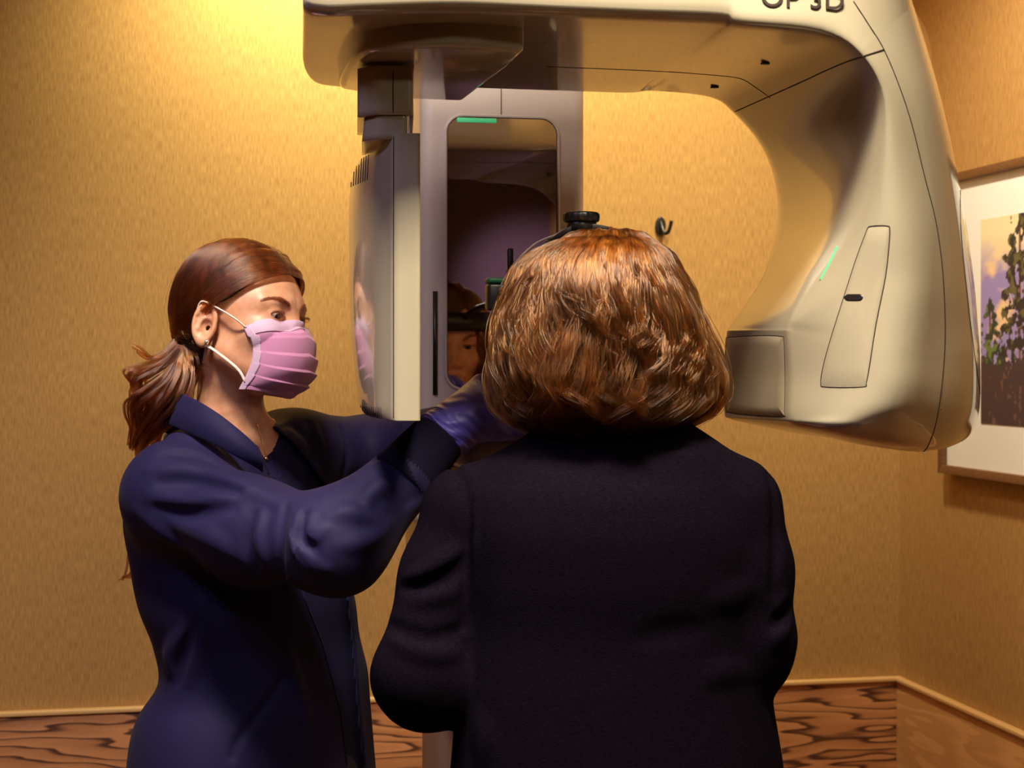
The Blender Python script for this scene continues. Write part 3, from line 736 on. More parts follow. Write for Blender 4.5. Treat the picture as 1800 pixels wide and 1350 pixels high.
def fingers(Wr, d, n, s, curl=(.35, .45, .5, .55), spread=.012, sc=1.0, thumb=(.75, .55, .35), grow=0.0):
    """list of capsules of a hand. d finger direction, n palm side, s thumb side"""
    Wr, d, n, s = [np.array(x, float) for x in (Wr, d, n, s)]
    d /= np.linalg.norm(d); n -= d*(n@d); n /= np.linalg.norm(n); s = s-d*(s@d)-n*(s@n); s /= np.linalg.norm(s)
    out = [(Wr-d*.01, Wr+d*.045*sc, .026*sc, .024*sc, .02)]
    palm = []
    for i, (kd, ks, L) in enumerate(((.086, .031, (.042, .025, .020)), (.090, .010, (.046, .029, .021)), (.086, -.011, (.042, .027, .021)), (.077, -.031, (.034, .021, .018)))):
        K_ = Wr+(d*kd+s*ks)*sc
        palm.append((Wr+d*.01*sc+s*ks*.5*sc, K_, .0155*sc, .0118*sc, .016))
        a = 0; p = K_; r = (.0098, .0098, .0094, .0086)[i]*sc
        for j, l_ in enumerate(L):
            a += curl[i]*(1.0, 1.15, .8)[j]
            q = p+(math.cos(a)*d+math.sin(a)*n+s*(ks*.35 if j == 0 else 0))*l_*sc
            out.append((p, q, r+grow, r*.91+grow, .004)); p = q; r *= .91
    t0 = Wr+(d*.022+s*.024+n*.006)*sc; td = s*thumb[0]+d*thumb[1]+n*thumb[2]; td /= np.linalg.norm(td)
    t1 = t0+td*.036*sc; td2 = td*.7+d*.45+n*.25; td2 /= np.linalg.norm(td2); t2 = t1+td2*.031*sc; td3 = td2*.8+d*.3+n*.2; td3 /= np.linalg.norm(td3)
    palm += [(t0, t1, .0145*sc, .0115*sc, .014)]
    out += [(t1, t2, .0112*sc, .0100*sc, .005), (t2, t2+td3*.024*sc, .0100*sc, .0085*sc, .004)]
    return palm+out
def caps(p, L, d=None, off=0.0):
    d = np.full(len(p), 9.0) if d is None else d
    for a, b, r1, r2, k in L: d = smin(d, rc(p, a, b, r1+off, r2+off), k)
    return d
def project(f, p, off, it=4):
    shape = p.shape; p = p.reshape(-1, 3).copy()
    for _ in range(it):
        p -= grad(f, p)*(f(p)-off)[:, None]
    return p.reshape(shape)

# ================================================================== the assistant
A0 = W(np.array([-.40, 2.55, 0]))
asst = empty('person', tuple(A0), 'woman in navy jacket and pink face mask, reaching both violet-gloved hands forward', 'person')
ps, pt, rl = math.radians(26), math.radians(5), math.radians(7)
fw = np.array([math.cos(ps)*math.cos(pt), -math.sin(ps)*math.cos(pt), math.sin(pt)])
lf = np.array([math.sin(ps)*math.cos(rl), math.cos(ps)*math.cos(rl), -math.sin(rl)])
HR = frame(fw, lf)
HC = C(366, 570, 2.45)-HR@np.array([-.010, -.078, -.012])
toH = lambda p: (p-HC)@HR
frH = lambda q: HC+q@HR.T
ax = np.array([-.707, -.707])
pys = [1560, 1500, 1420, 1350, 1246, 1191, 1127, 1060, 980, 900, 830, 785, 750]
pcx = [445, 445, 445, 445, 451, 466, 455, 438, 418, 404, 404, 404, 410]
ta = [.200, .205, .203, .198, .184, .168, .165, .172, .168, .166, .150, .115, .070]
tb = [.155, .157, .155, .150, .140, .122, .118, .126, .124, .118, .100, .085, .060]
TD = 2.56
tz = [CZ+(HY-y)/F*TD for y in pys]; tx = [(x-900)/F*TD for x in pcx]
Zt, CX, TA, TB = smooth_tab(tz, tx, ta, tb)
def torsoA(p, off=0.0): return stack(p, Zt, CX, np.full_like(CX, TD), TA+off, TB+off, ax, 2.2)
nS, nE, nW = C(312, 866, 2.43), C(592, 955, 2.25), C(775, 765, 2.32)
nM = C(440, 934, 2.34)
fS, fE, fW = C(520, 800, 2.66), C(655, 806, 2.80), C(862, 742, 2.56)
neckT = frH(np.array([[-.025, 0, -.055]]))[0]; neckB = C(402, 800, 2.55)
hN = fingers(nW+(nW-nE)*.10, C(905, 668, 2.36)-nW, (.3, .75, -.62), (.35, -.1, -.9), curl=(.38, .42, .46, .5), thumb=(.6, .6, .35))
hF = fingers(fW+(fW-fE)*.10, C(960, 712, 2.40)-fW, (.2, -.75, -.3), (0, -.2, .9), curl=(.35, .4, .45, .5))
def bodyA(p):
    d = torsoA(p, -.014)
    d = smin(d, rc(p, neckB, nS, .045, .050), .05); d = smin(d, rc(p, neckB, fS, .045, .048), .05)
    d = smin(d, rc(p, nS, nE, .048, .040), .03); d = smin(d, rc(p, nE, nW, .040, .026), .02)
    d = smin(d, rc(p, fS, fE, .046, .040), .03); d = smin(d, rc(p, fE, fW, .040, .026), .02)
    d = smin(d, rc(p, neckB, neckT, .056, .047), .035)
    m = np.abs(p[:, 2]-HC[2]) < .17
    h = np.full(len(p), 9.0)
    if m.any():
        h[m] = head_sdf(toH(p[m]), 0, .0058, -.0012)
    d = smin(d, h, .022)
    m = (p[:, 0] > -.12) & (p[:, 2] > 1.3)
    if m.any():
        d[m] = caps(p[m], hN, d[m], -.0018); d[m] = caps(p[m], hF, d[m], -.0018)
    return d
# fine head mesh and coarser trunk share one field: run the field on one grid, finer where the head is
def body_two(name, f, zcut, lo, hi, hf, hc, mt, parent, ratio=3):
    """one continuous skin: the grid is refined by a smooth warp of z and x so that the head gets small cells"""
    return None
def warp_axis(a, b, f0, f1, hf, hc):
    xs = [f0]; 
    while xs[-1] < f1: xs.append(xs[-1]+hf)
    up = [xs[-1]]; h = hf
    while up[-1] < b: h = min(h*1.12, hc); up.append(up[-1]+h)
    dn = [xs[0]]; h = hf
    while dn[-1] > a: h = min(h*1.12, hc); dn.append(dn[-1]-h)
    return np.array(dn[::-1][:-1]+xs+up[1:])
def warped_obj(name, f, lo, hi, flo, fhi, hf, hc, mt, parent):
    axs = [warp_axis(lo[i], hi[i], flo[i], fhi[i], hf, hc) for i in range(3)]
    n = [len(a) for a in axs]
    def g(q):
        p = np.stack([np.interp(q[:, i], np.arange(n[i]), axs[i]) for i in range(3)], 1)
        cell = np.maximum(np.maximum(*[np.interp(q[:, i], np.arange(n[i]-1)+.5, np.diff(axs[i])) for i in (0, 1)]), np.interp(q[:, 2], np.arange(n[2]-1)+.5, np.diff(axs[2])))
        return f(p)/cell
    v, q = polygonize(g, (0, 0, 0), (n[0]-1, n[1]-1, n[2]-1), 1.0)
    v = np.stack([np.interp(v[:, i], np.arange(n[i]), axs[i]) for i in range(3)], 1)
    return mesh_obj(name, W(v), q, mt, parent)
bodyo = warped_obj('body', bodyA, (-.68, 2.14, .78), (.12, 3.0, 1.75), HC+[-.115, -.12, -.13], HC+[.14, .13, .125], .0016, .007, M['skin'], asst)
# legs under the jacket
def legsA(p):
    d = ell(p, (tx[3], TD, .86), (.165, .14, .12))
    for s in (-1, 1):
        c = np.array([tx[3]-.707*s*.085, TD-.707*s*.085])
        d = smin(d, rc(p, (c[0], c[1], .82), (c[0], c[1]+.01, .48), .085, .062), .04)
        d = smin(d, rc(p, (c[0], c[1]+.01, .48), (c[0]-.01, c[1]+.02, .07), .062, .050), .03)
    return smax(d, .045-p[:, 2], .004)
sdf_obj('trousers', legsA, (-.68, 2.3, .03), (-.1, 2.85, 1.0), .009, M['trousers'], asst)
for s in (-1, 1):
    c = np.array([tx[3]-.707*s*.085-.01, TD-.707*s*.085+.02])
    fs = lambda p, c=c: smax(smin(rc(p, (c[0]-.02, c[1]+.02, .045), (c[0]+.12, c[1]-.12, .035), .045, .036), sph(p, (c[0], c[1], .07), .042), .03), .002-p[:, 2], .004)
    sdf_obj('shoe', fs, (c[0]-.1, c[1]-.2, -.01), (c[0]+.2, c[1]+.1, .13), .005, M['shoe'], asst)

# ---- clothing
yq = lambda p: HY-(p[:, 2]-CZ)*F/p[:, 1]
xq = lambda p: 900+p[:, 0]*F/p[:, 1]
XLy = [700, 785, 845, 885, 960, 1040, 1130, 1250, 1350, 1560]; XL = [430, 455, 479, 500, 516, 532, 568, 600, 612, 622]
XRy = [700, 742, 775, 800, 850, 885, 960, 1040, 1130, 1250, 1350, 1560]; XR = [440, 468, 510, 532, 570, 584, 600, 611, 620, 630, 640, 650]
SL = [(nS, nM, .068, .067, .05), (nM, nE, .067, .062, .05), (nE, C(705, 845, 2.285), .062, .048, .05)]
SF = [(fS, fE, .070, .066, .04), (fE, C(790, 765, 2.65), .066, .050, .04)]
def jkt_base(p):
    d = torsoA(p, .004)
    d = smin(d, rc(p, neckB+[0, 0, -.02], nS, .052, .066), .05); d = smin(d, rc(p, neckB+[0, 0, -.02], fS, .052, .062), .05)
    d = caps(p, SL, d); d = caps(p, SF, d)
    hem = p[:, 2]-.76
    # cut the neck hole
    d = smax(d, -rc(p, neckB+[0.01, -.01, 0.0], neckT, .058, .062), .01)
    return smax(d, -hem, .006)
rid = [([(250, 785), (294, 768), (350, 775), (398, 806)], .016, .007), ([(262, 826), (330, 824), (408, 846), (478, 878), (505, 890)], .015, .008),
       ([(262, 872), (329, 882), (398, 872), (456, 862)], .014, .007), ([(300, 925), (365, 945), (420, 985)], .018, .006), ([(240, 900), (290, 940), (330, 965)], .014, .005),
       ([(524, 905), (520, 940), (535, 985), (570, 1000)], .012, .009), ([(545, 912), (536, 928), (552, 938), (570, 930)], .010, .008), ([(580, 905), (620, 900), (655, 915)], .012, .006),
       ([(645, 885), (655, 866), (683, 852), (705, 875)], .012, .008), ([(600, 960), (650, 950), (690, 920)], .014, .005), ([(458, 905), (452, 950), (470, 1000)], .013, .008),
       ([(552, 750), (560, 790), (555, 840)], .010, .006), ([(510, 760), (540, 790)], .010, .005),
       ([(330, 1100), (300, 1150), (305, 1190)], .014, .006), ([(355, 1060), (350, 1130), (335, 1200)], .012, .005), ([(500, 1130), (520, 1200), (545, 1290)], .012, .006)]
val = [([(503, 890), (494, 930), (492, 985), (498, 1036)], .007, .005), ([(444, 905), (436, 950), (450, 1005)], .010, .006), ([(290, 796), (350, 802), (400, 828)], .009, .005),
       ([(280, 848), (350, 852), (420, 868)], .009, .005), ([(275, 895), (340, 905), (410, 895)], .010, .005), ([(534, 905), (530, 945), (550, 965)], .008, .006),
       ([(545, 745), (548, 790), (540, 835)], .006, .004), ([(600, 752), (612, 800), (600, 840)], .006, .004), ([(700, 755), (690, 790), (700, 830)], .008, .006), ([(520, 752), (550, 775), (560, 815)], .007, .004),
       ([(345, 1090), (325, 1150), (312, 1200)], .008, .004), ([(500, 1190), (470, 1235), (420, 1300), (408, 1330)], .004, .003)]
for i in range(9):                                   # gathers at the cuff
    t = i/8; a = np.array([686+50*t, 792+82*t]); val.append(([(a[0]-24, a[1]+14), (a[0]-8, a[1]+4), (a[0]+2, a[1]-2)], .0045, .0035))
jf = with_folds(jkt_base, rid, val)
def jacket(p):
    d = jf(p)
    m = (d < .02) & (((p[:, 0]-np.interp(p[:, 2], Zt, CX))*.707-(p[:, 1]-TD)*.707) > .01) & (p[:, 2] < 1.47)
    if m.any():
        q = p[m]; x, y = xq(q), yq(q)
        # keep the near sleeve whole: only the trunk is opened
        arm = np.minimum(caps(q, SL), caps(q, SF))
        tr = torsoA(q, .02)
        cut = np.minimum(x-np.interp(y, XLy, XL), np.interp(y, XRy, XR)-x)*(TD/F)
        cut = np.minimum(cut, arm-.004)
        depth = torsoA(q, -.007)
        cut = np.minimum(cut, depth)
        d[m] = smax(d[m], -(-cut)*-1.0 if False else cut, .003)
    return d
sdf_obj('jacket', jacket, (-.70, 2.14, .74), (.0, 3.0, 1.46), .0036, M['jacket'], asst)
def scrub(p):
    d = torsoA(p, -.006)
    d = smin(d, rc(p, neckB+[0, 0, -.02], nS, .045, .050), .05); d = smin(d, rc(p, neckB+[0, 0, -.02], fS, .045, .048), .05)
    d = smax(d, .80-p[:, 2], .004)
    d = smax(d, -rc(p, neckB+[0.01, -.01, 0.0], neckT, .060, .064), .01)
    x, y = xq(p), yq(p)
    cut = np.minimum(np.interp(y, [740, 851, 853, 900], [462, 493, 300, 300])-x, 852-y)*(TD/F)
    front = ((p[:, 0]-np.interp(p[:, 2], Zt, CX))*.707-(p[:, 1]-TD)*.707)
    return smax(d, np.minimum(cut, front-.02), .002)
sdf_obj('scrub_top', scrub, (-.66, 2.25, .78), (-.12, 2.85, 1.45), .0045, M['scrub'], asst)
# ribbed cuffs
for cn, (a, b, r1, r2, k) in enumerate(((C(702, 848, 2.285), C(772, 768, 2.318), .047, .0385, 0), (C(786, 767, 2.655), C(862, 742, 2.56), .046, .034, 0))):
    a = np.array(a); b = np.array(b); axd = (b-a)/np.linalg.norm(b-a); N_ = np.cross(axd, [0, 0, 1.0]); N_ /= np.linalg.norm(N_); B_ = np.cross(axd, N_)
    v = []; f = []; n = 96; L_ = np.linalg.norm(b-a)
    prof = [(0, .88), (.0, 1.0), (.1, 1.03), (.3, 1.0), (.6, 1.0), (.9, .99), (.98, 1.0), (1.0, .97), (.97, .90), (.8, .9)]
    for s_, q_ in prof:
        for j in range(n):
            t = 2*math.pi*j/n; r = (r1+(r2-r1)*s_)*q_+(.0009 if j % 2 else 0)
            v.append(a+axd*L_*s_+r*(math.cos(t)*N_+math.sin(t)*B_))
    for i in range(len(prof)-1):
        for j in range(n): f.append((i*n+j, i*n+(j+1) % n, (i+1)*n+(j+1) % n, (i+1)*n+j))
    mesh_obj('cuff', W(np.array(v)), f, M['rib'], asst)
# stand collar
top = [(455, 792, 2.405), (444, 778, 2.40), (420, 756, 2.40), (385, 728, 2.41), (350, 706, 2.43), (318, 692, 2.47), (300, 694, 2.53), (312, 706, 2.59), (350, 716, 2.63), (400, 726, 2.65), (440, 735, 2.635), (462, 742, 2.60)]
bot = [(462, 830, 2.41), (448, 820, 2.40), (415, 802, 2.39), (370, 778, 2.40), (325, 758, 2.43), (295, 745, 2.47), (282, 748, 2.54), (290, 760, 2.61), (340, 780, 2.65), (400, 785, 2.67), (448, 780, 2.65), (478, 790, 2.61)]
tp = catmull(np.array([C(*q) for q in top]), 70); bt = catmull(np.array([C(*q) for q in bot]), 70)
v = []; ns = 8
for i in range(70):
    for j in range(ns+1):
        s_ = j/ns; v.append(bt[i]*(1-s_)+tp[i]*s_+(tp[i]-C(400, 740, 2.53))*[1, 1, 0]*.06*math.sin(math.pi*s_))
f = [(i*(ns+1)+j, (i+1)*(ns+1)+j, (i+1)*(ns+1)+j+1, i*(ns+1)+j+1) for i in range(69) for j in range(ns)]
co = mesh_obj('collar', W(np.array(v)), f, M['jacket'], asst)
m_ = co.modifiers.new('s', 'SOLIDIFY'); m_.thickness = .004; m_.offset = 0; bev(co, .0012, 2)
# zip edges
for nm, YY, XX, yr in (('zip_edge', XLy, XL, (800, 832)), ('zip_edge', XLy, XL, (1050, 1345)), ('zip_edge', XRy, XR, (745, 848)), ('zip_edge', XRy, XR, (1050, 1345))):
    ys_ = np.linspace(*yr, 30); xs_ = np.interp(ys_, YY, XX)+(-2 if XX is XL else 2)
    pts = trace(jacket, xs_, ys_, 2.0, 3.2); ok = pts[:, 1] < 3.0
    if ok.sum() > 4: tube(nm, W(pts[ok]), .0016, M['rib'], asst, n=6)

# ---- gloves
def gloveN(p): return caps(p, [(nW-(nW-nE)*.02, hN[0][0]+(hN[0][1]-hN[0][0])*.5, .0350, .031, .012)]+hN, None, .0012)
def gl(f, a, b, ring):
    d0 = (b-a)/np.linalg.norm(b-a)
    def g(p):
        d = f(p); t = (p-a)@d0
        w = .0005*np.sin(t*900+6*np.sin(p[:, 2]*90))*np.clip(1-t/.04, 0, 1)+.0008*np.sin(t*260+(p[:, 2]-1.4)*210+2*np.sin(p[:, 0]*120))*np.clip(1-t/.11, 0, 1)
        return smax(d-w, -(t-.000), .002)
    return g
lo_ = np.min([np.minimum(a, b) for a, b, *_ in hN], 0)-.05; hi_2 = np.max([np.maximum(a, b) for a, b, *_ in hN], 0)+.05
gn = sdf_obj('glove', gl(gloveN, nW-(nW-nE)*.01, nW+(nW-nE), 0), lo_, hi_2, .0018, M['glove'], asst)
d0 = (nW-nE)/np.linalg.norm(nW-nE); N_ = np.cross(d0, [0, 0, 1.0]); N_ /= np.linalg.norm(N_); B_ = np.cross(d0, N_)
for k, (o_, r_) in enumerate(((.002, .0372), (.007, .0362), (.020, .0352))):
    cc = nW+d0*o_
    tube('rolled_cuff', W(np.array([cc+(r_+.0012*math.sin(5*t+k))*(math.cos(t)*N_+math.sin(t)*B_)+d0*.0025*math.sin(3*t+k*2) for t in np.linspace(0, 2*math.pi, 60, endpoint=False)])), (.0022, .0018, .0009)[k], M['glove'], gn, n=8, closed=True)
def gloveF(p): return caps(p, [(fW, hF[0][0]+(hF[0][1]-hF[0][0])*.5, .030, .028, .012)]+hF, None, .0012)
lo_ = np.min([np.minimum(a, b) for a, b, *_ in hF], 0)-.05; hi_2 = np.max([np.maximum(a, b) for a, b, *_ in hF], 0)+.05
sdf_obj('glove', gl(gloveF, fW-(fW-fE)*.01, fW+(fW-fE), 0), lo_, hi_2, .0025, M['glove'], asst)

# ---- eyes
def eyes(HCf, parent, look, r=.0128):
    for s in (-1, 1):
        c = np.array([.0705, s*.032, 0.0]); L_ = np.array(look, float); L_ /= np.linalg.norm(L_)
        N_ = np.cross(L_, [0, 0, 1.0]); N_ /= np.linalg.norm(N_); B_ = np.cross(L_, N_)
        def cap_mesh(name, a0, a1, r_, mt, par):
            v = []; f = []; n = 28; rows_ = 14
            for i in range(rows_+1):
                a = a0+(a1-a0)*i/rows_
                for j in range(n):
                    t = 2*math.pi*j/n
                    v.append(HCf(c+r_*(math.cos(a)*L_+math.sin(a)*(math.cos(t)*N_+math.sin(t)*B_))))
            for i in range(rows_):
                for j in range(n): f.append((i*n+j, i*n+(j+1) % n, (i+1)*n+(j+1) % n, (i+1)*n+j))
            return mesh_obj(name, W(np.array(v)), f, mt, par)
        eb = cap_mesh('eyeball', 1e-3, math.pi-1e-3, r, M['eye'], parent)
        cap_mesh('iris', 1e-3, .50, r+.00035, M['iris'], eb)
H1 = lambda q: frH(np.atleast_2d(q))[0]
eyes(H1, asst, (.93, .03, -.36))
hdp = lambda q: head_sdf(q, 0, .0001, -.5)
def strands_local(defs, n, jit, H, k=7):
    out = []
    for pts in defs:
        pts = catmull(np.array(pts, float), k)
        for _ in range(n): out.append(pts+rng.normal(0, jit, 3)[None]*np.linspace(1, .6, k)[:, None])
    return np.array([H(q) for q in out])
def brow_lash(H, parent, f, sc=1.0):
    br = []
    for s in (-1, 1):
        for i in range(420):
            t = rng.random(); y = .014+.036*t; z = .0165+.0075*math.sin(t*2.3)-.002*t
            w = (.0023*(1-t*.65))*rng.normal()*.6
            p0 = np.array([.088-.018*t**2, s*y, z+w]); d_ = np.array([-.001, s*.0075, .0035*(1-t*1.6)])*(.7+.5*rng.random())
            pl_ = np.array([p0+d_*u for u in (0, .5, 1)]); pl_ = project(f, pl_, .0011, 4)
            br.append(H(pl_))
    hair('eyebrows', W(np.array(br)), .00030*sc, M['brow'], parent)
    la = []
    for s in (-1, 1):
        for i in range(70):
            t = i/69; y = .032+.0135*(t-.5)*2; zc = .0042*math.sqrt(max(0, 1-((t-.5)*1.9)**2))-.001
            x = .0715+math.sqrt(max(1e-6, .0150**2-(y-.032)**2-zc**2))
            p0 = np.array([x-.0006, s*y, zc]); ln = .0075*(.7+.3*t)
            la.append(H(np.array([p0, p0+[ln*.6, s*(t-.4)*.004, -.0010], p0+[ln, s*(t-.4)*.008, .0018]])))
    hair('eyelashes', W(np.array(la)), .00022, M['brow'], parent)
brow_lash(frH, asst, hdp)

# ---- face mask (pleated)
NS, NT = 90, 110
ss = np.linspace(-1, 1, NS); tt = np.linspace(0, 1, NT)
grid = np.zeros((NS, NT, 3))
ztop = lambda s: -.0120-.010*abs(s)**1.5+.004*math.exp(-(s/.12)**2)
for i, s in enumerate(ss):
    a = abs(s)
    for j, t in enumerate(tt):
        side_y = .064-.006*t; side_x = .038-.024*t**1.6
        zt_ = ztop(s); zb_ = -.122+.012*a
        # side edge: upper half straight, lower pulled back to the loop
        z = zt_+(zb_-zt_)*t
        bulge = .101+.016*math.sin(math.pi*min(1, t*1.05)**.9)-.040*max(0, t-.55)**1.5*2.2
        if t < .14: bulge = .101-(.14-t)*.15
        th = s*1.27
        x = side_x+(bulge-side_x)*max(0, math.cos(th*1.0))**.85
        y = math.copysign(side_y*min(1, math.sin(abs(th))/math.sin(1.27))**.92, s)
        x += -.004*(a > .95)
        grid[i, j] = (x, y, z)
# pleats: saw-tooth steps fanning from the sides
for i, s in enumerate(ss):
    w = max(0, 1-abs(s)**4)
    for j, t in enumerate(tt):
        if .20 < t < .93:
            u = (t-.20)/.73*4.0; fr_ = u-math.floor(u)
            grid[i, j, 0] += w*(.0050*(1-fr_)-.0022)
            grid[i, j, 2] += w*(-.0030*(1-fr_)+.0010)-.013*w*4*((t-.20)/.8)*(1-(t-.20)/.8)*.9
g2 = grid.reshape(-1, 3); dd = hdp(g2); bad = dd < .0028
for _ in range(4):
    dd = hdp(g2); bad = dd < .0028
    if bad.any(): g2[bad] += grad(hdp, g2[bad])*(.0030-dd[bad])[:, None]
grid = g2.reshape(NS, NT, 3)
def patch(name, G, mt, parent, th=.0012):
    a, b = G.shape[:2]; ii = np.arange(a*b).reshape(a, b)
    q = np.stack([ii[:-1, :-1], ii[1:, :-1], ii[1:, 1:], ii[:-1, 1:]], -1).reshape(-1, 4)
    o = mesh_obj(name, W(frH(G.reshape(-1, 3))), q, mt, parent)
    m_ = o.modifiers.new('s', 'SOLIDIFY'); m_.thickness = th; m_.offset = 0
    return o
mk = patch('face_mask', grid, M['mask'], asst)
out = grad(hdp, grid.reshape(-1, 3)).reshape(grid.shape)
jt = int(.13*NT); patch('nose_strip', grid[2:-2, 0:jt]+out[2:-2, 0:jt]*.0009, M['mask_white'], mk, .0008)
patch('side_binding', grid[0:5, :]+out[0:5, :]*.0010, M['mask_white'], mk, .0009); patch('side_binding', grid[-5:, :]+out[-5:, :]*.0010, M['mask_white'], mk, .0009)
for s in (-1, 1):
    e = 2 if s < 0 else NS-3
    a = grid[e, 3]; b = grid[e, NT-14]
    up_ = [a, a*[.5, 1, .5]+np.array([.012, s*.012, .004]), np.array([.006, s*.083, .012]), np.array([-.014, s*.088, .021]), np.array([-.028, s*.083, .006])]
    dn_ = [np.array([-.028, s*.083, .006]), np.array([-.027, s*.083, -.015]), np.array([-.016, s*.083, -.040]), np.array([.002, s*.080, -.052]), b*[.5, 1, .5]+np.array([.012, s*.008, -.030]), b]
    for q_ in (up_, dn_):
        pl_ = catmull(np.array(q_), 24); tube('ear_loop', W(frH(pl_)), .0023, M['loop'], mk, n=8, flat=.6)
# ---- earring, necklace
q_ = np.array([-.006, -.0868, -.0400])
er = lathe('earring', [(.0035, 0), (.004, .0008), (.0022, .003), (.0012, .0036)], W(frH(q_[None]))[0], M['glass_stone'], asst, n=10, axis=W((HR@np.array([.2, -1, 0]))[None])[0])
for k in range(6):
    a = k*math.pi/3; c_ = q_+np.array([.0028*math.cos(a), -.001, .0028*math.sin(a)])
    tube('claw', W(frH(np.array([c_, c_+[0, -.002, 0]]))), .0006, M['gold'], er, n=6)
def chestA(p): return bodyA(p)
pts = trace(chestA, [452, 460, 466, 470, 474, 478, 482], [745, 775, 797, 812, 822, 812, 795], 2.2, 3)
tube('necklace', W(catmull(pts+[0, -.0012, 0], 40)), .0008, M['gold'], asst, n=6)
q_ = trace(chestA, [468], [806], 2.2, 3)[0]+[0, -.003, 0]
lathe('pendant', [(.001, -.003), (.0032, -.001), (.0032, .001), (.001, .003)], W(q_), M['gold'], asst, n=12)

# ---- hair
def hl(x): return np.interp(x, [-.12, -.085, -.055, -.040, -.026, -.005, .012, .03, .055, .080, .095], [-.085, -.085, -.070, -.045, .002, .020, .020, .027, .046, .070, .085])
def capf(q):
    d = hdp(q)
    d0 = ell(q, (-.012, 0, .034), (.105, .082, .094))
    d0 = smin(d0, ell(q, (-.055, 0, -.015), (.052, .058, .065)), .03)
    yy = np.abs(q[:, 1]); lim = hl(q[:, 0])-np.clip(.05-yy, 0, .05)*.10
    d0 = smax(d0, (lim-q[:, 2])*.7, .006)
    return smax(d0, -(q[:, 1]*0+.06-q[:, 0]*0)*0-1, .001)
def cap_w(p): return capf(toH(p))
sdf_obj('hair_underlay', cap_w, HC+[-.16, -.16, -.14], HC+[.16, .16, .16], .003, M['hair_base2'], asst)
capo = lambda q: smin(ell(q, (-.012, 0, .034), (.105, .082, .094)), ell(q, (-.055, 0, -.015), (.052, .058, .065)), .03)
T0 = np.array([-.112, 0, -.040])
N = 8000; KK = 18; roots = []; segs = []
tt_ = rng.random(N); side = rng.choice([-1, 1], N)
start = np.zeros((N, 3))
for i in range(N):
    s = side[i]
    if tt_[i] < .72:                 # from the parting
        u = rng.random(); x = .088-.150*u; start[i] = (x, s*abs(rng.normal(0, .0012))+s*.0006, .12)
        start[i, 2] = .034+.094*math.sqrt(max(0, 1-((x+.012)/.105)**2))
    else:                            # from the side hairline
        u = rng.random()**1.0; x = .088-.125*u; z = hl(x)+abs(rng.normal(0, .004)); start[i] = (x, s*.08, z)
        yy = .082*math.sqrt(max(0, 1-((x+.012)/.105)**2-((z-.034)/.094)**2)); start[i, 1] = s*yy
tl = np.linspace(0, 1, KK)
P0 = start; mid = np.zeros_like(start)
cen = np.array([-.012, 0, .034])
# first drop sideways and down, then sweep back to the tie
side_pt = P0.copy(); side_pt[:, 1] = side*(.060+.02*rng.random(N)); side_pt[:, 0] = P0[:, 0]*.55-.020; side_pt[:, 2] = np.maximum(.018+rng.random(N)*.05, P0[:, 2]*.55)
tie = T0+rng.normal(0, .006, (N, 3))
B = lambda t: ((1-t)**3)[:, None, None]*P0[None]+(3*(1-t)**2*t)[:, None, None]*(P0*.45+side_pt*.55)[None]+(3*(1-t)*t*t)[:, None, None]*(side_pt*.55+np.array([-.085, 0, .0])[None]*.45)[None]+(t**3)[:, None, None]*tie[None]
SB = B(tl).transpose(1, 0, 2)
cl_id = ((tt_ < .72)*160+np.clip((P0[:, 0]+.07)/.16*80, 0, 79).astype(int)+(side > 0)*80); cl_off = rng.normal(0, 1, 330)
flat_ = SB.reshape(-1, 3); 
for _ in range(4):
    g_ = grad(capo, flat_); flat_ = flat_-g_*(capo(flat_)-.001)[:, None]
SB = flat_.reshape(N, KK, 3); nrm = grad(capo, flat_).reshape(N, KK, 3)
lift = (.0015+.0012*np.abs(rng.normal(0, 1, N))+.0022*cl_off[cl_id])[:, None]*np.sin(math.pi*np.clip(tl, .02, .95))[None]
SB = SB+nrm*lift[..., None]
SB[:, -1] = tie
hair('hair', W(frH(SB)), .00050, M['hair1'], asst)
# ponytail
GD = [[(306, 600, 2.47), (288, 620, 2.46), (263, 628, 2.45), (243, 615, 2.44), (235, 607, 2.44)],
      [(308, 605, 2.47), (283, 635, 2.46), (250, 648, 2.45), (228, 653, 2.44), (223, 663, 2.44), (235, 682, 2.45)],
      [(311, 612, 2.47), (283, 645, 2.46), (250, 663, 2.45), (242, 677, 2.45), (250, 703, 2.46), (262, 718, 2.47), (255, 745, 2.48)],
      [(313, 612, 2.48), (300, 655, 2.47), (265, 685, 2.46), (243, 702, 2.46), (238, 722, 2.47), (240, 750, 2.50), (232, 785, 2.52)],
      [(318, 612, 2.48), (313, 660, 2.47), (295, 700, 2.46), (275, 732, 2.47), (255, 760, 2.50), (240, 790, 2.54)],
      [(322, 612, 2.49), (325, 650, 2.48), (312, 695, 2.47), (285, 730, 2.47), (258, 762, 2.50), (245, 800, 2.56)],
      [(330, 600, 2.50), (335, 640, 2.49), (328, 680, 2.50), (300, 720, 2.52), (270, 770, 2.57)],
      [(305, 625, 2.52), (285, 740, 2.58), (256, 840, 2.585), (238, 940, 2.58), (230, 1005, 2.57), (217, 1018, 2.57)]]
pn = []; env0 = 1
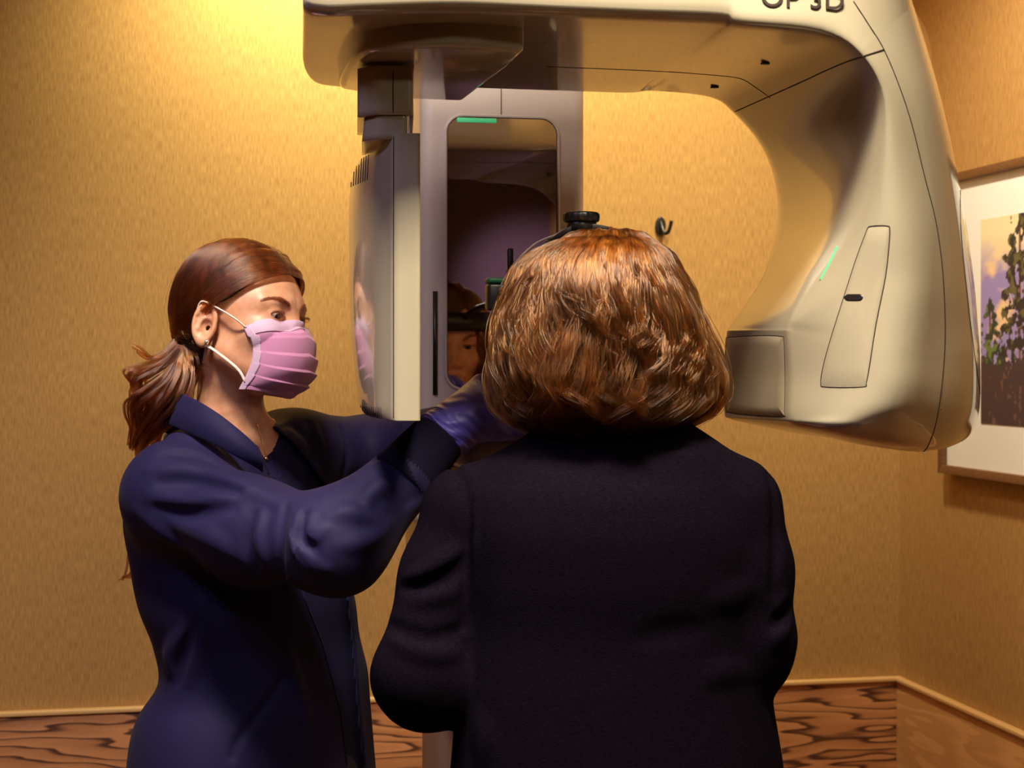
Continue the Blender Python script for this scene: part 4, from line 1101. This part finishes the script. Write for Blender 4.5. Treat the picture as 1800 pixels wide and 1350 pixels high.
for gi, gd in enumerate(GD):
    c_ = catmull(np.array([C(*q) for q in gd]), 22); cnt = (40, 110, 240, 420, 520, 520, 330, 120)[gi]; w0 = (.0018, .0026, .004, .006, .0075, .0085, .007, .005)[gi]
    nl = max(3, cnt//16); tq = np.linspace(0, 1, 22)
    env = np.clip(tq*5, .28, 1)*(.45+.54*np.sin(math.pi*tq)**.8)*np.where(tq > .8, 1-(tq-.8)*1.5, 1)
    for _l in range(nl):
        o = rng.normal(0, 1, 3)*w0*1.1; ph = rng.random()*6; am = .0035
        cw = np.stack([np.sin(tq*7+ph), np.cos(tq*6+ph), np.sin(tq*5+ph)], 1)*am*tq[:, None]
        for _ in range(13):
            o2 = rng.normal(0, 1, 3)*.0017
            pn.append(c_+o[None]*env[:, None]+cw+o2[None]*(1-.6*tq)[:, None])
for _ in range(420):                                  # fill from the nape to the tie
    y = rng.normal(0, .028); a = np.array([-.060+rng.normal(0, .012), y, -.070+rng.normal(0, .008)])
    b = T0+rng.normal(0, .006, 3); c_ = catmull(np.array([a+[0.0, 0, .0], (a+b)/2+[-.012, 0, .0], b, b+[-.01, 0, -.03]]), 22); pn.append(frH(c_))
hair('ponytail', W(np.array(pn)), .00048, M['hair1'], asst)
tb_ = frH(T0[None])[0]
tube('hair_tie', W(np.array([tb_+HR@np.array([.003*math.cos(t), .013*math.cos(t), .016*math.sin(t)]) for t in np.linspace(0, 2*math.pi, 30, endpoint=False)])), .0035, M['hair_base2'], asst, n=8, closed=True)
fly = []
for _ in range(60):
    i = rng.integers(N); b = SB[i].copy(); k0 = rng.integers(2, 10); seg = b[k0:k0+6].copy()
    nn = grad(capo, seg); seg += nn*(.002+.008*rng.random()*np.sin(np.linspace(0, 2.4, len(seg))))[:, None]; fly.append(frH(seg))
fly = [f_ for f_ in fly if len(f_) == 6]
hair('flyaway_hairs', W(np.array(fly)), .00016, M['hair1'], asst)
#PART4
# ================================================================== the patient
def Ci(u, v, z): return np.array([CA*u-SA*v, SA*u+CA*v, z])
pat = empty('person', (.54, 2.03, 0), 'woman with wavy golden brown bob seen from behind in dark knit top', 'person')
HC2 = Ci(.538, 2.055, 1.532)
fw2 = np.array([-SA*math.cos(.03), CA*math.cos(.03), -.03]); HR2 = frame(fw2, (-CA, -SA, 0))
toH2 = lambda p: (p-HC2)@HR2
frH2 = lambda q: HC2+q@HR2.T
ax2 = np.array([CA, SA]); PD = 2.09
pys = [1620, 1500, 1350, 1200, 1100, 1000, 900, 850, 810, 780]
pcx = [1085, 1085, 1085, 1081, 1086, 1091, 1086, 1080, 1074, 1070]
pa = [.225, .222, .212, .199, .192, .196, .190, .170, .130, .08]
pb = [.160, .158, .145, .130, .122, .125, .120, .108, .085, .07]
PZ, PX, PA_, PB_ = smooth_tab([CZ+(HY-y)/F*PD for y in pys], [(x-900)/F*PD for x in pcx], pa, pb)
def torsoP(p, off=0.0): return stack(p, PZ, PX, np.full_like(PX, PD), PA_+off, PB_+off, ax2, 2.3)
lS, lM, lE, lE2 = C(812, 905, 2.09), C(779, 1010, 2.08), C(733, 1185, 2.04), C(748, 1200, 2.05)
rS, rM, rE, rE2 = C(1292, 892, 2.09), C(1322, 1000, 2.08), C(1337, 1115, 2.07), C(1322, 1152, 2.08)
lW, rW = Ci(.36, 2.27, 1.145), Ci(.70, 2.25, 1.145)
lH, rH = Ci(.375, 2.36, 1.16), Ci(.685, 2.36, 1.16)
nkB = C(1068, 815, 2.09)
SP = [(C(960, 838, 2.09), C(824, 884, 2.09), .042, .046, .04), (C(1190, 826, 2.09), C(1290, 872, 2.09), .046, .048, .04),
      (C(960, 842, 2.09), C(1190, 832, 2.09), .046, .048, .05),
      (lS, lM, .050, .049, .03), (lM, lE, .050, .052, .03), (lE, lE2, .052, .054, .02), (lE2, lW, .052, .036, .03),
      (rS, rM, .051, .044, .03), (rM, rE, .045, .040, .03), (rE, rE2, .040, .042, .02), (rE2, rW, .042, .036, .03)]
hL = fingers(lH, Ci(0, 1, -.25)-Ci(0, 0, 0), Ci(.9, .2, -.3), (0, 0, 1), curl=(.85, .9, .9, .95), thumb=(.5, .6, .7))
hR = fingers(rH, Ci(0, 1, -.25)-Ci(0, 0, 0), Ci(-.9, .2, -.3), (0, 0, 1), curl=(.85, .9, .9, .95), thumb=(.5, .6, .7))
nkT = frH2(np.array([[-.02, 0, -.06]]))[0]
def bodyP(p):
    d = torsoP(p, -.016)
    for a, b, r1, r2, k in SP: d = smin(d, rc(p, a, b, r1-.010, r2-.010), k)
    d = smin(d, rc(p, lW, lH, .027, .026), .02); d = smin(d, rc(p, rW, rH, .027, .026), .02)
    d = smin(d, rc(p, nkB, nkT, .062, .054), .04)
    m = np.abs(p[:, 2]-HC2[2]) < .17; h = np.full(len(p), 9.0)
    if m.any(): h[m] = head_sdf(toH2(p[m]), 1, .0052, -.0005)
    d = smin(d, h, .022)
    m = (p[:, 1] > 2.25) & (p[:, 2] < 1.3)
    if m.any(): d[m] = caps(p[m], hR, caps(p[m], hL, d[m]))
    return d
warped_obj('body', bodyP, (-.30, 1.90, .78), (.48, 2.60, 1.70), HC2+[-.12, -.09, -.13], HC2+[.12, .125, .125], .0026, .006, M['skin2'], pat)
H2 = lambda q: frH2(np.atleast_2d(q))[0]
eyes(H2, pat, (.98, .10, .02))
brow_lash(frH2, pat, hdp, 1.0)
def legsP(p):
    d = ell(p, (PX[0], PD, .86), (.20, .15, .14))
    for s in (-1, 1):
        c = np.array([PX[0]+CA*s*.095, PD+SA*s*.095])
        d = smin(d, rc(p, (c[0], c[1], .80), (c[0], c[1], .48), .095, .072), .04)
        d = smin(d, rc(p, (c[0], c[1], .48), (c[0], c[1], .07), .072, .055), .03)
    return smax(d, .045-p[:, 2], .004)
sdf_obj('trousers', legsP, (-.15, 1.88, .03), (.42, 2.30, 1.02), .009, M['trousers'], pat)
for s in (-1, 1):
    c = np.array([PX[0]+CA*s*.095, PD+SA*s*.095])
    fs = lambda p, c=c: smax(smin(rc(p, (c[0]+.0, c[1]-.03, .045), (c[0]-.03, c[1]+.15, .035), .046, .036), sph(p, (c[0], c[1], .07), .044), .03), .002-p[:, 2], .004)
    sdf_obj('shoe', fs, (c[0]-.1, c[1]-.12, -.01), (c[0]+.1, c[1]+.22, .13), .005, M['shoe'], pat)
def topP(p):
    d = torsoP(p, .0)
    d = caps(p, SP, d)
    d = smin(d, rc(p, nkB+[0, 0, -.02], nkB+[0, .012, .045], .078, .066), .03)
    return d
ridP = [([(712, 1020), (740, 1010), (780, 985), (812, 965)], .012, .007), ([(690, 1115), (715, 1135), (760, 1150), (800, 1148)], .013, .008), ([(722, 1060), (760, 1050), (800, 1040)], .012, .005),
        ([(1385, 1090), (1372, 1110), (1364, 1135)], .012, .008), ([(1378, 1050), (1366, 1070)], .010, .006), ([(1240, 1060), (1290, 1050), (1330, 1030)], .022, .004),
        ([(830, 900), (833, 980), (828, 1060)], .012, .004), ([(840, 1250), (850, 1300), (845, 1345)], .02, .004), ([(1230, 1200), (1280, 1180), (1330, 1190)], .02, .004)]
valP = [([(708, 1032), (740, 1030), (780, 1015), (812, 990)], .008, .006), ([(685, 1100), (712, 1112), (755, 1122), (800, 1110)], .009, .007), ([(796, 815), (815, 860), (822, 920), (822, 1000), (815, 1100)], .005, .0045),
        ([(1352, 830), (1362, 880), (1364, 960), (1360, 1040)], .005, .004), ([(1388, 1070), (1374, 1088), (1360, 1100)], .008, .006), ([(1100, 1130), (1180, 1110), (1260, 1100)], .02, .003)]
tf = with_folds(topP, ridP, valP)
wl = (lH-lW)/np.linalg.norm(lH-lW)
def topPc(p):
    d = tf(p); d = smax(d, .76-p[:, 2], .006)
    d = smax(d, np.where(p[:, 2] < 1.3, p@np.array([-SA, CA, 0])-2.285, -1), .004)
    return smax(d, -rc(p, nkB+[0, .02, .0], nkT+[0, .01, 0], .060, .066), .006)
sdf_obj('knit_top', topPc, (-.34, 1.88, .74), (.50, 2.45, 1.46), .004, M['knit'], pat)

# ---- bob hair
hp = [(407, 1062, 3, .003), (409, 1062, 22, .025), (415, 1062, 52, .055), (426, 1060, 82, .075), (444, 1054, 110, .090), (470, 1048, 130, .104), (510, 1050, 152, .116), (560, 1056, 169, .122), (610, 1060, 181, .124), (660, 1065, 191, .122), (700, 1067, 187, .116), (732, 1066, 172, .104), (758, 1060, 145, .084), (778, 1052, 110, .064)]
HD = 2.10
hz = np.array([CZ+(HY-q[0])/F*HD for q in hp]); hx_ = np.array([(q[1]-900)/F*HD for q in hp]); ha = np.array([q[2]/F*HD for q in hp]); hb = np.array([q[3] for q in hp])
o_ = np.argsort(hz)
def shellP(p, off=0): return stack(p, hz[o_], hx_[o_], np.full(len(hz), HD), np.maximum(ha[o_]+off, .002), np.maximum(hb[o_]+off, .002), ax2, 2.1)
def face_cut(p): return ell(toH2(p), (.125, 0, -.035), (.115, .062, .100))
def baseP(p):
    d = smax(shellP(p, -.010), -face_cut(p), .01)
    q = toH2(p); return smax(d, np.minimum(q[:, 0]-.05, .02-q[:, 2]), .02)
sdf_obj('hair_underlay', baseP, (-.10, 1.90, 1.36), (.36, 2.35, 1.70), .0045, M['hair_base'], pat)
arc = np.concatenate([[0], np.cumsum(np.hypot(np.diff(ha), np.diff(hz)))]); arc /= arc[-1]
KP = 26
def bob(ncl, per, tend, base, amp, seed, wave=1.0, spread=.055):
    r = np.random.default_rng(seed); out = []
    for c in range(ncl):
        th0 = r.uniform(-2.45, 2.45); te = r.uniform(*tend); ph = 2.6*math.sin(1.15*th0+seed)+1.4*math.sin(3.1*th0+2*seed)+r.normal(0, .45); ph2 = ph+1.2+r.normal(0, .4)
        fq = (2.0+.25*math.sin(2*th0+seed)+r.normal(0, .08))*wave; A = amp*r.uniform(.8, 1.15); bs = base+r.normal(0, .0036); cd = 1 if math.sin(5*th0+seed) > 0 else -1; lean = r.normal(.05, .10)
        if abs(th0) > 1.9: te = min(te, r.uniform(.75, .9))
        T = np.linspace(.015+.05*r.random(), te, KP)
        s = (T-T[0])/(T[-1]-T[0])
        n = per
        dth = r.normal(0, spread, n)[:, None]*(1-.25*s)[None]
        TH = th0+lean*s[None]+dth+A*np.sin(6.283*fq*s+ph)[None]*(s**.8)[None]+A*.25*np.sin(6.283*fq*2.3*s[None]+r.uniform(0, 6, n)[:, None])
        rd = bs+r.normal(0, .0013, n)[:, None]+(.0055*amp/.05)*np.cos(6.283*fq*s+ph2)[None]*s[None]+r.normal(0, .0016, n)[:, None]*s[None]**2
        rd = rd+(np.abs(r.normal(0, 1, n))[:, None] > 2.1)*.008*s[None]           # stray strands
        zz = np.interp(T, arc, hz)[None]+np.zeros((n, 1)); aa = np.interp(T, arc, ha)[None]; b_ = np.interp(T, arc, hb)[None]; xx = np.interp(T, arc, hx_)[None]
        cu = np.clip((s-.80)/.20, 0, 1)                                              # curl at the tip
        TH = TH+cd*.16*np.sin(cu*3.6)[None]; rd = rd-.018*(cu**2)[None]; rd = rd*np.clip(T/.25, 0, 1)[None]; zz = zz+.012*(cu**2)[None]
        zz = zz+r.normal(0, .002, n)[:, None]*s[None]
        tn = np.clip(ha/(ha.max()), 0, 1)
        up = np.interp(T, arc, np.gradient(hz, arc)*0)[None]
        X = xx+(aa+rd)*np.sin(TH)*CA+(b_+rd)*np.cos(TH)*SA
        D_ = HD+(aa+rd)*np.sin(TH)*SA-(b_+rd)*np.cos(TH)*CA
        zt_ = zz+np.where(T < .12, 1, 0)[None]*rd
        out.append(np.stack([X, D_, zt_], -1))
    return np.concatenate(out)
st = np.concatenate([bob(420, 22, (.93, 1.0), -.004, .075, 1, 1, .040), bob(260, 22, (.66, .82), .002, .075, 2, 1.0, .036), bob(240, 20, (.90, 1.0), .004, .095, 3, 1.0, .032), bob(110, 18, (.40, .62), .003, .03, 4, 1, .03)])
fc = face_cut(st.reshape(-1, 3)).reshape(st.shape[:2])
st = st[fc.min(1) > -.012]
hair('hair', W(st), .00046, M['hair2'], pat)

# ================================================================== head support worn over the patient's head
hs = empty('head_support', tuple(W(Ci(0, 0, 0))*0+W(C(1022, 400, 2.12))), 'black head support with ridged round knob over the golden brown bob', 'head support')
kc = W(C(1022, 402, 2.12))
band = catmull(np.array([C(880, 548, 2.16), C(884, 510, 2.155), C(893, 480, 2.15), (C(912, 455, 2.14)), C(945, 426, 2.13), C(985, 410, 2.12)]), 40)
v = []; f = []; 
def strap(name, pts, w, th, mt, par):
    pts = W(np.asarray(pts)); T_ = np.gradient(pts, axis=0); T_ /= np.linalg.norm(T_, axis=1, keepdims=True); B_ = np.array([0, 1.0, 0]); v = []; f = []
    w = np.broadcast_to(w, (len(pts),)); th = np.broadcast_to(th, (len(pts),))
    for i, p_ in enumerate(pts):
        N_ = np.cross(T_[i], B_); N_ /= np.linalg.norm(N_)
        for a, b in ((-1, -1), (1, -1), (1, 1), (-1, 1)): v.append(p_+B_*a*w[i]/2+N_*b*th[i]/2)
    for i in range(len(pts)-1):
        for j in range(4): f.append((i*4+j, i*4+(j+1) % 4, (i+1)*4+(j+1) % 4, (i+1)*4+j))
    f.append((0, 1, 2, 3)); k = (len(pts)-1)*4; f.append((k+3, k+2, k+1, k))
    o = fix_normals(mesh_obj(name, v, f, mt, par)); bev(o, .0008, 2); return o
strap('side_strap', band, .012, .0022, M['steel'] if False else M['grey'], hs)
cr = catmull(np.array([C(962, 424, 2.125), C(985, 412, 2.12), C(1005, 404, 2.12), C(1040, 402, 2.12), C(1065, 404, 2.12), C(1095, 414, 2.125), C(1120, 440, 2.13), C(1160, 490, 2.15), C(1180, 545, 2.17)]), 40)
strap('crown_band', cr, .028, np.interp(np.linspace(0, 1, 40), [0, .12, .35, .5, 1], [.003, .007, .011, .006, .004]), M['black'], hs)
lathe('knob_stem', [(.0195, -.004), (.0195, .009), (.018, .010)], kc, M['black'], hs, n=32)
kv = []; kf = []; n = 72
prof = [(.0, .0085), (.0215, .0085), (.0232, .010), (.0238, .014), (.0236, .018), (.0215, .0205), (.017, .0212), (.016, .0200), (0, .0200)]
for r_, z_ in prof:
    for j in range(n):
        t = 2*math.pi*j/n; q_ = r_*(1-(.045 if (j % 4 < 2 and .0095 < z_ < .0185) else 0)); kv.append(kc+np.array([q_*math.cos(t), q_*math.sin(t), z_]))
for i in range(len(prof)-1):
    for j in range(n): kf.append((i*n+j, i*n+(j+1) % n, (i+1)*n+(j+1) % n, (i+1)*n+j))
mesh_obj('knob', kv, kf, M['black'], hs)
# temple block with green top, pin and rings
tbx = W(C(876, 522, 2.17))
box('temple_block', tuple(tbx-[.016, .014, .018]), tuple(tbx+[.012, .014, .017]), M['black'], hs, b=.004, seg=3)
box('green_pad', tuple(tbx+[-.016, -.014, .0175]), tuple(tbx+[.012, .014, .025]), M['green'], hs, b=.003, seg=3)
pn_ = W(C(897, 487, 2.165))
lathe('pin', [(.0060, -.006), (.0060, .008), (.0043, .009), (.0043, .036), (.0035, .0375)], pn_, M['black'], hs, n=20)
for py_ in (508, 541): 
    cc = W(C(887, py_, 2.150)); tube('ring', [cc+np.array([.004*math.cos(t), 0, .005*math.sin(t)]) for t in np.linspace(0, 6.283, 18, endpoint=False)], .0011, M['grey'], hs, n=6, closed=True)
# brow brace across the forehead and its arm to the column
br_ = []
for t in np.linspace(-1.45, 1.45, 30): br_.append(frH2(np.array([[-.012+.114*math.cos(t), .100*math.sin(t)*-1, .052]]))[0])
br_ = np.array(br_); pts = W(br_); vv_ = []; ff_ = []
for i, p_ in enumerate(pts):
    n_ = p_-W(HC2); n_[2] = 0; n_ /= np.linalg.norm(n_)
    for a, b in ((0, -.017), (.006, -.019), (.006, .019), (0, .017)): vv_.append(p_+n_*a+np.array([0, 0, b]))
for i in range(29):
    for j in range(4): ff_.append((i*4+j, i*4+(j+1) % 4, (i+1)*4+(j+1) % 4, (i+1)*4+j))
ff_ += [(0, 1, 2, 3), (119, 118, 117, 116)]
fix_normals(mesh_obj('brow_brace', vv_, ff_, M['black'], hs))
bp_ = W(frH2(np.array([[.098, -.02, .060]]))[0])
tube('support_arm', catmull([bp_, bp_+[.02, .10, .02], [.62, 2.62, 1.62], [.63, 2.757, 1.62]], 30), .007, M['black'], hs, n=12)
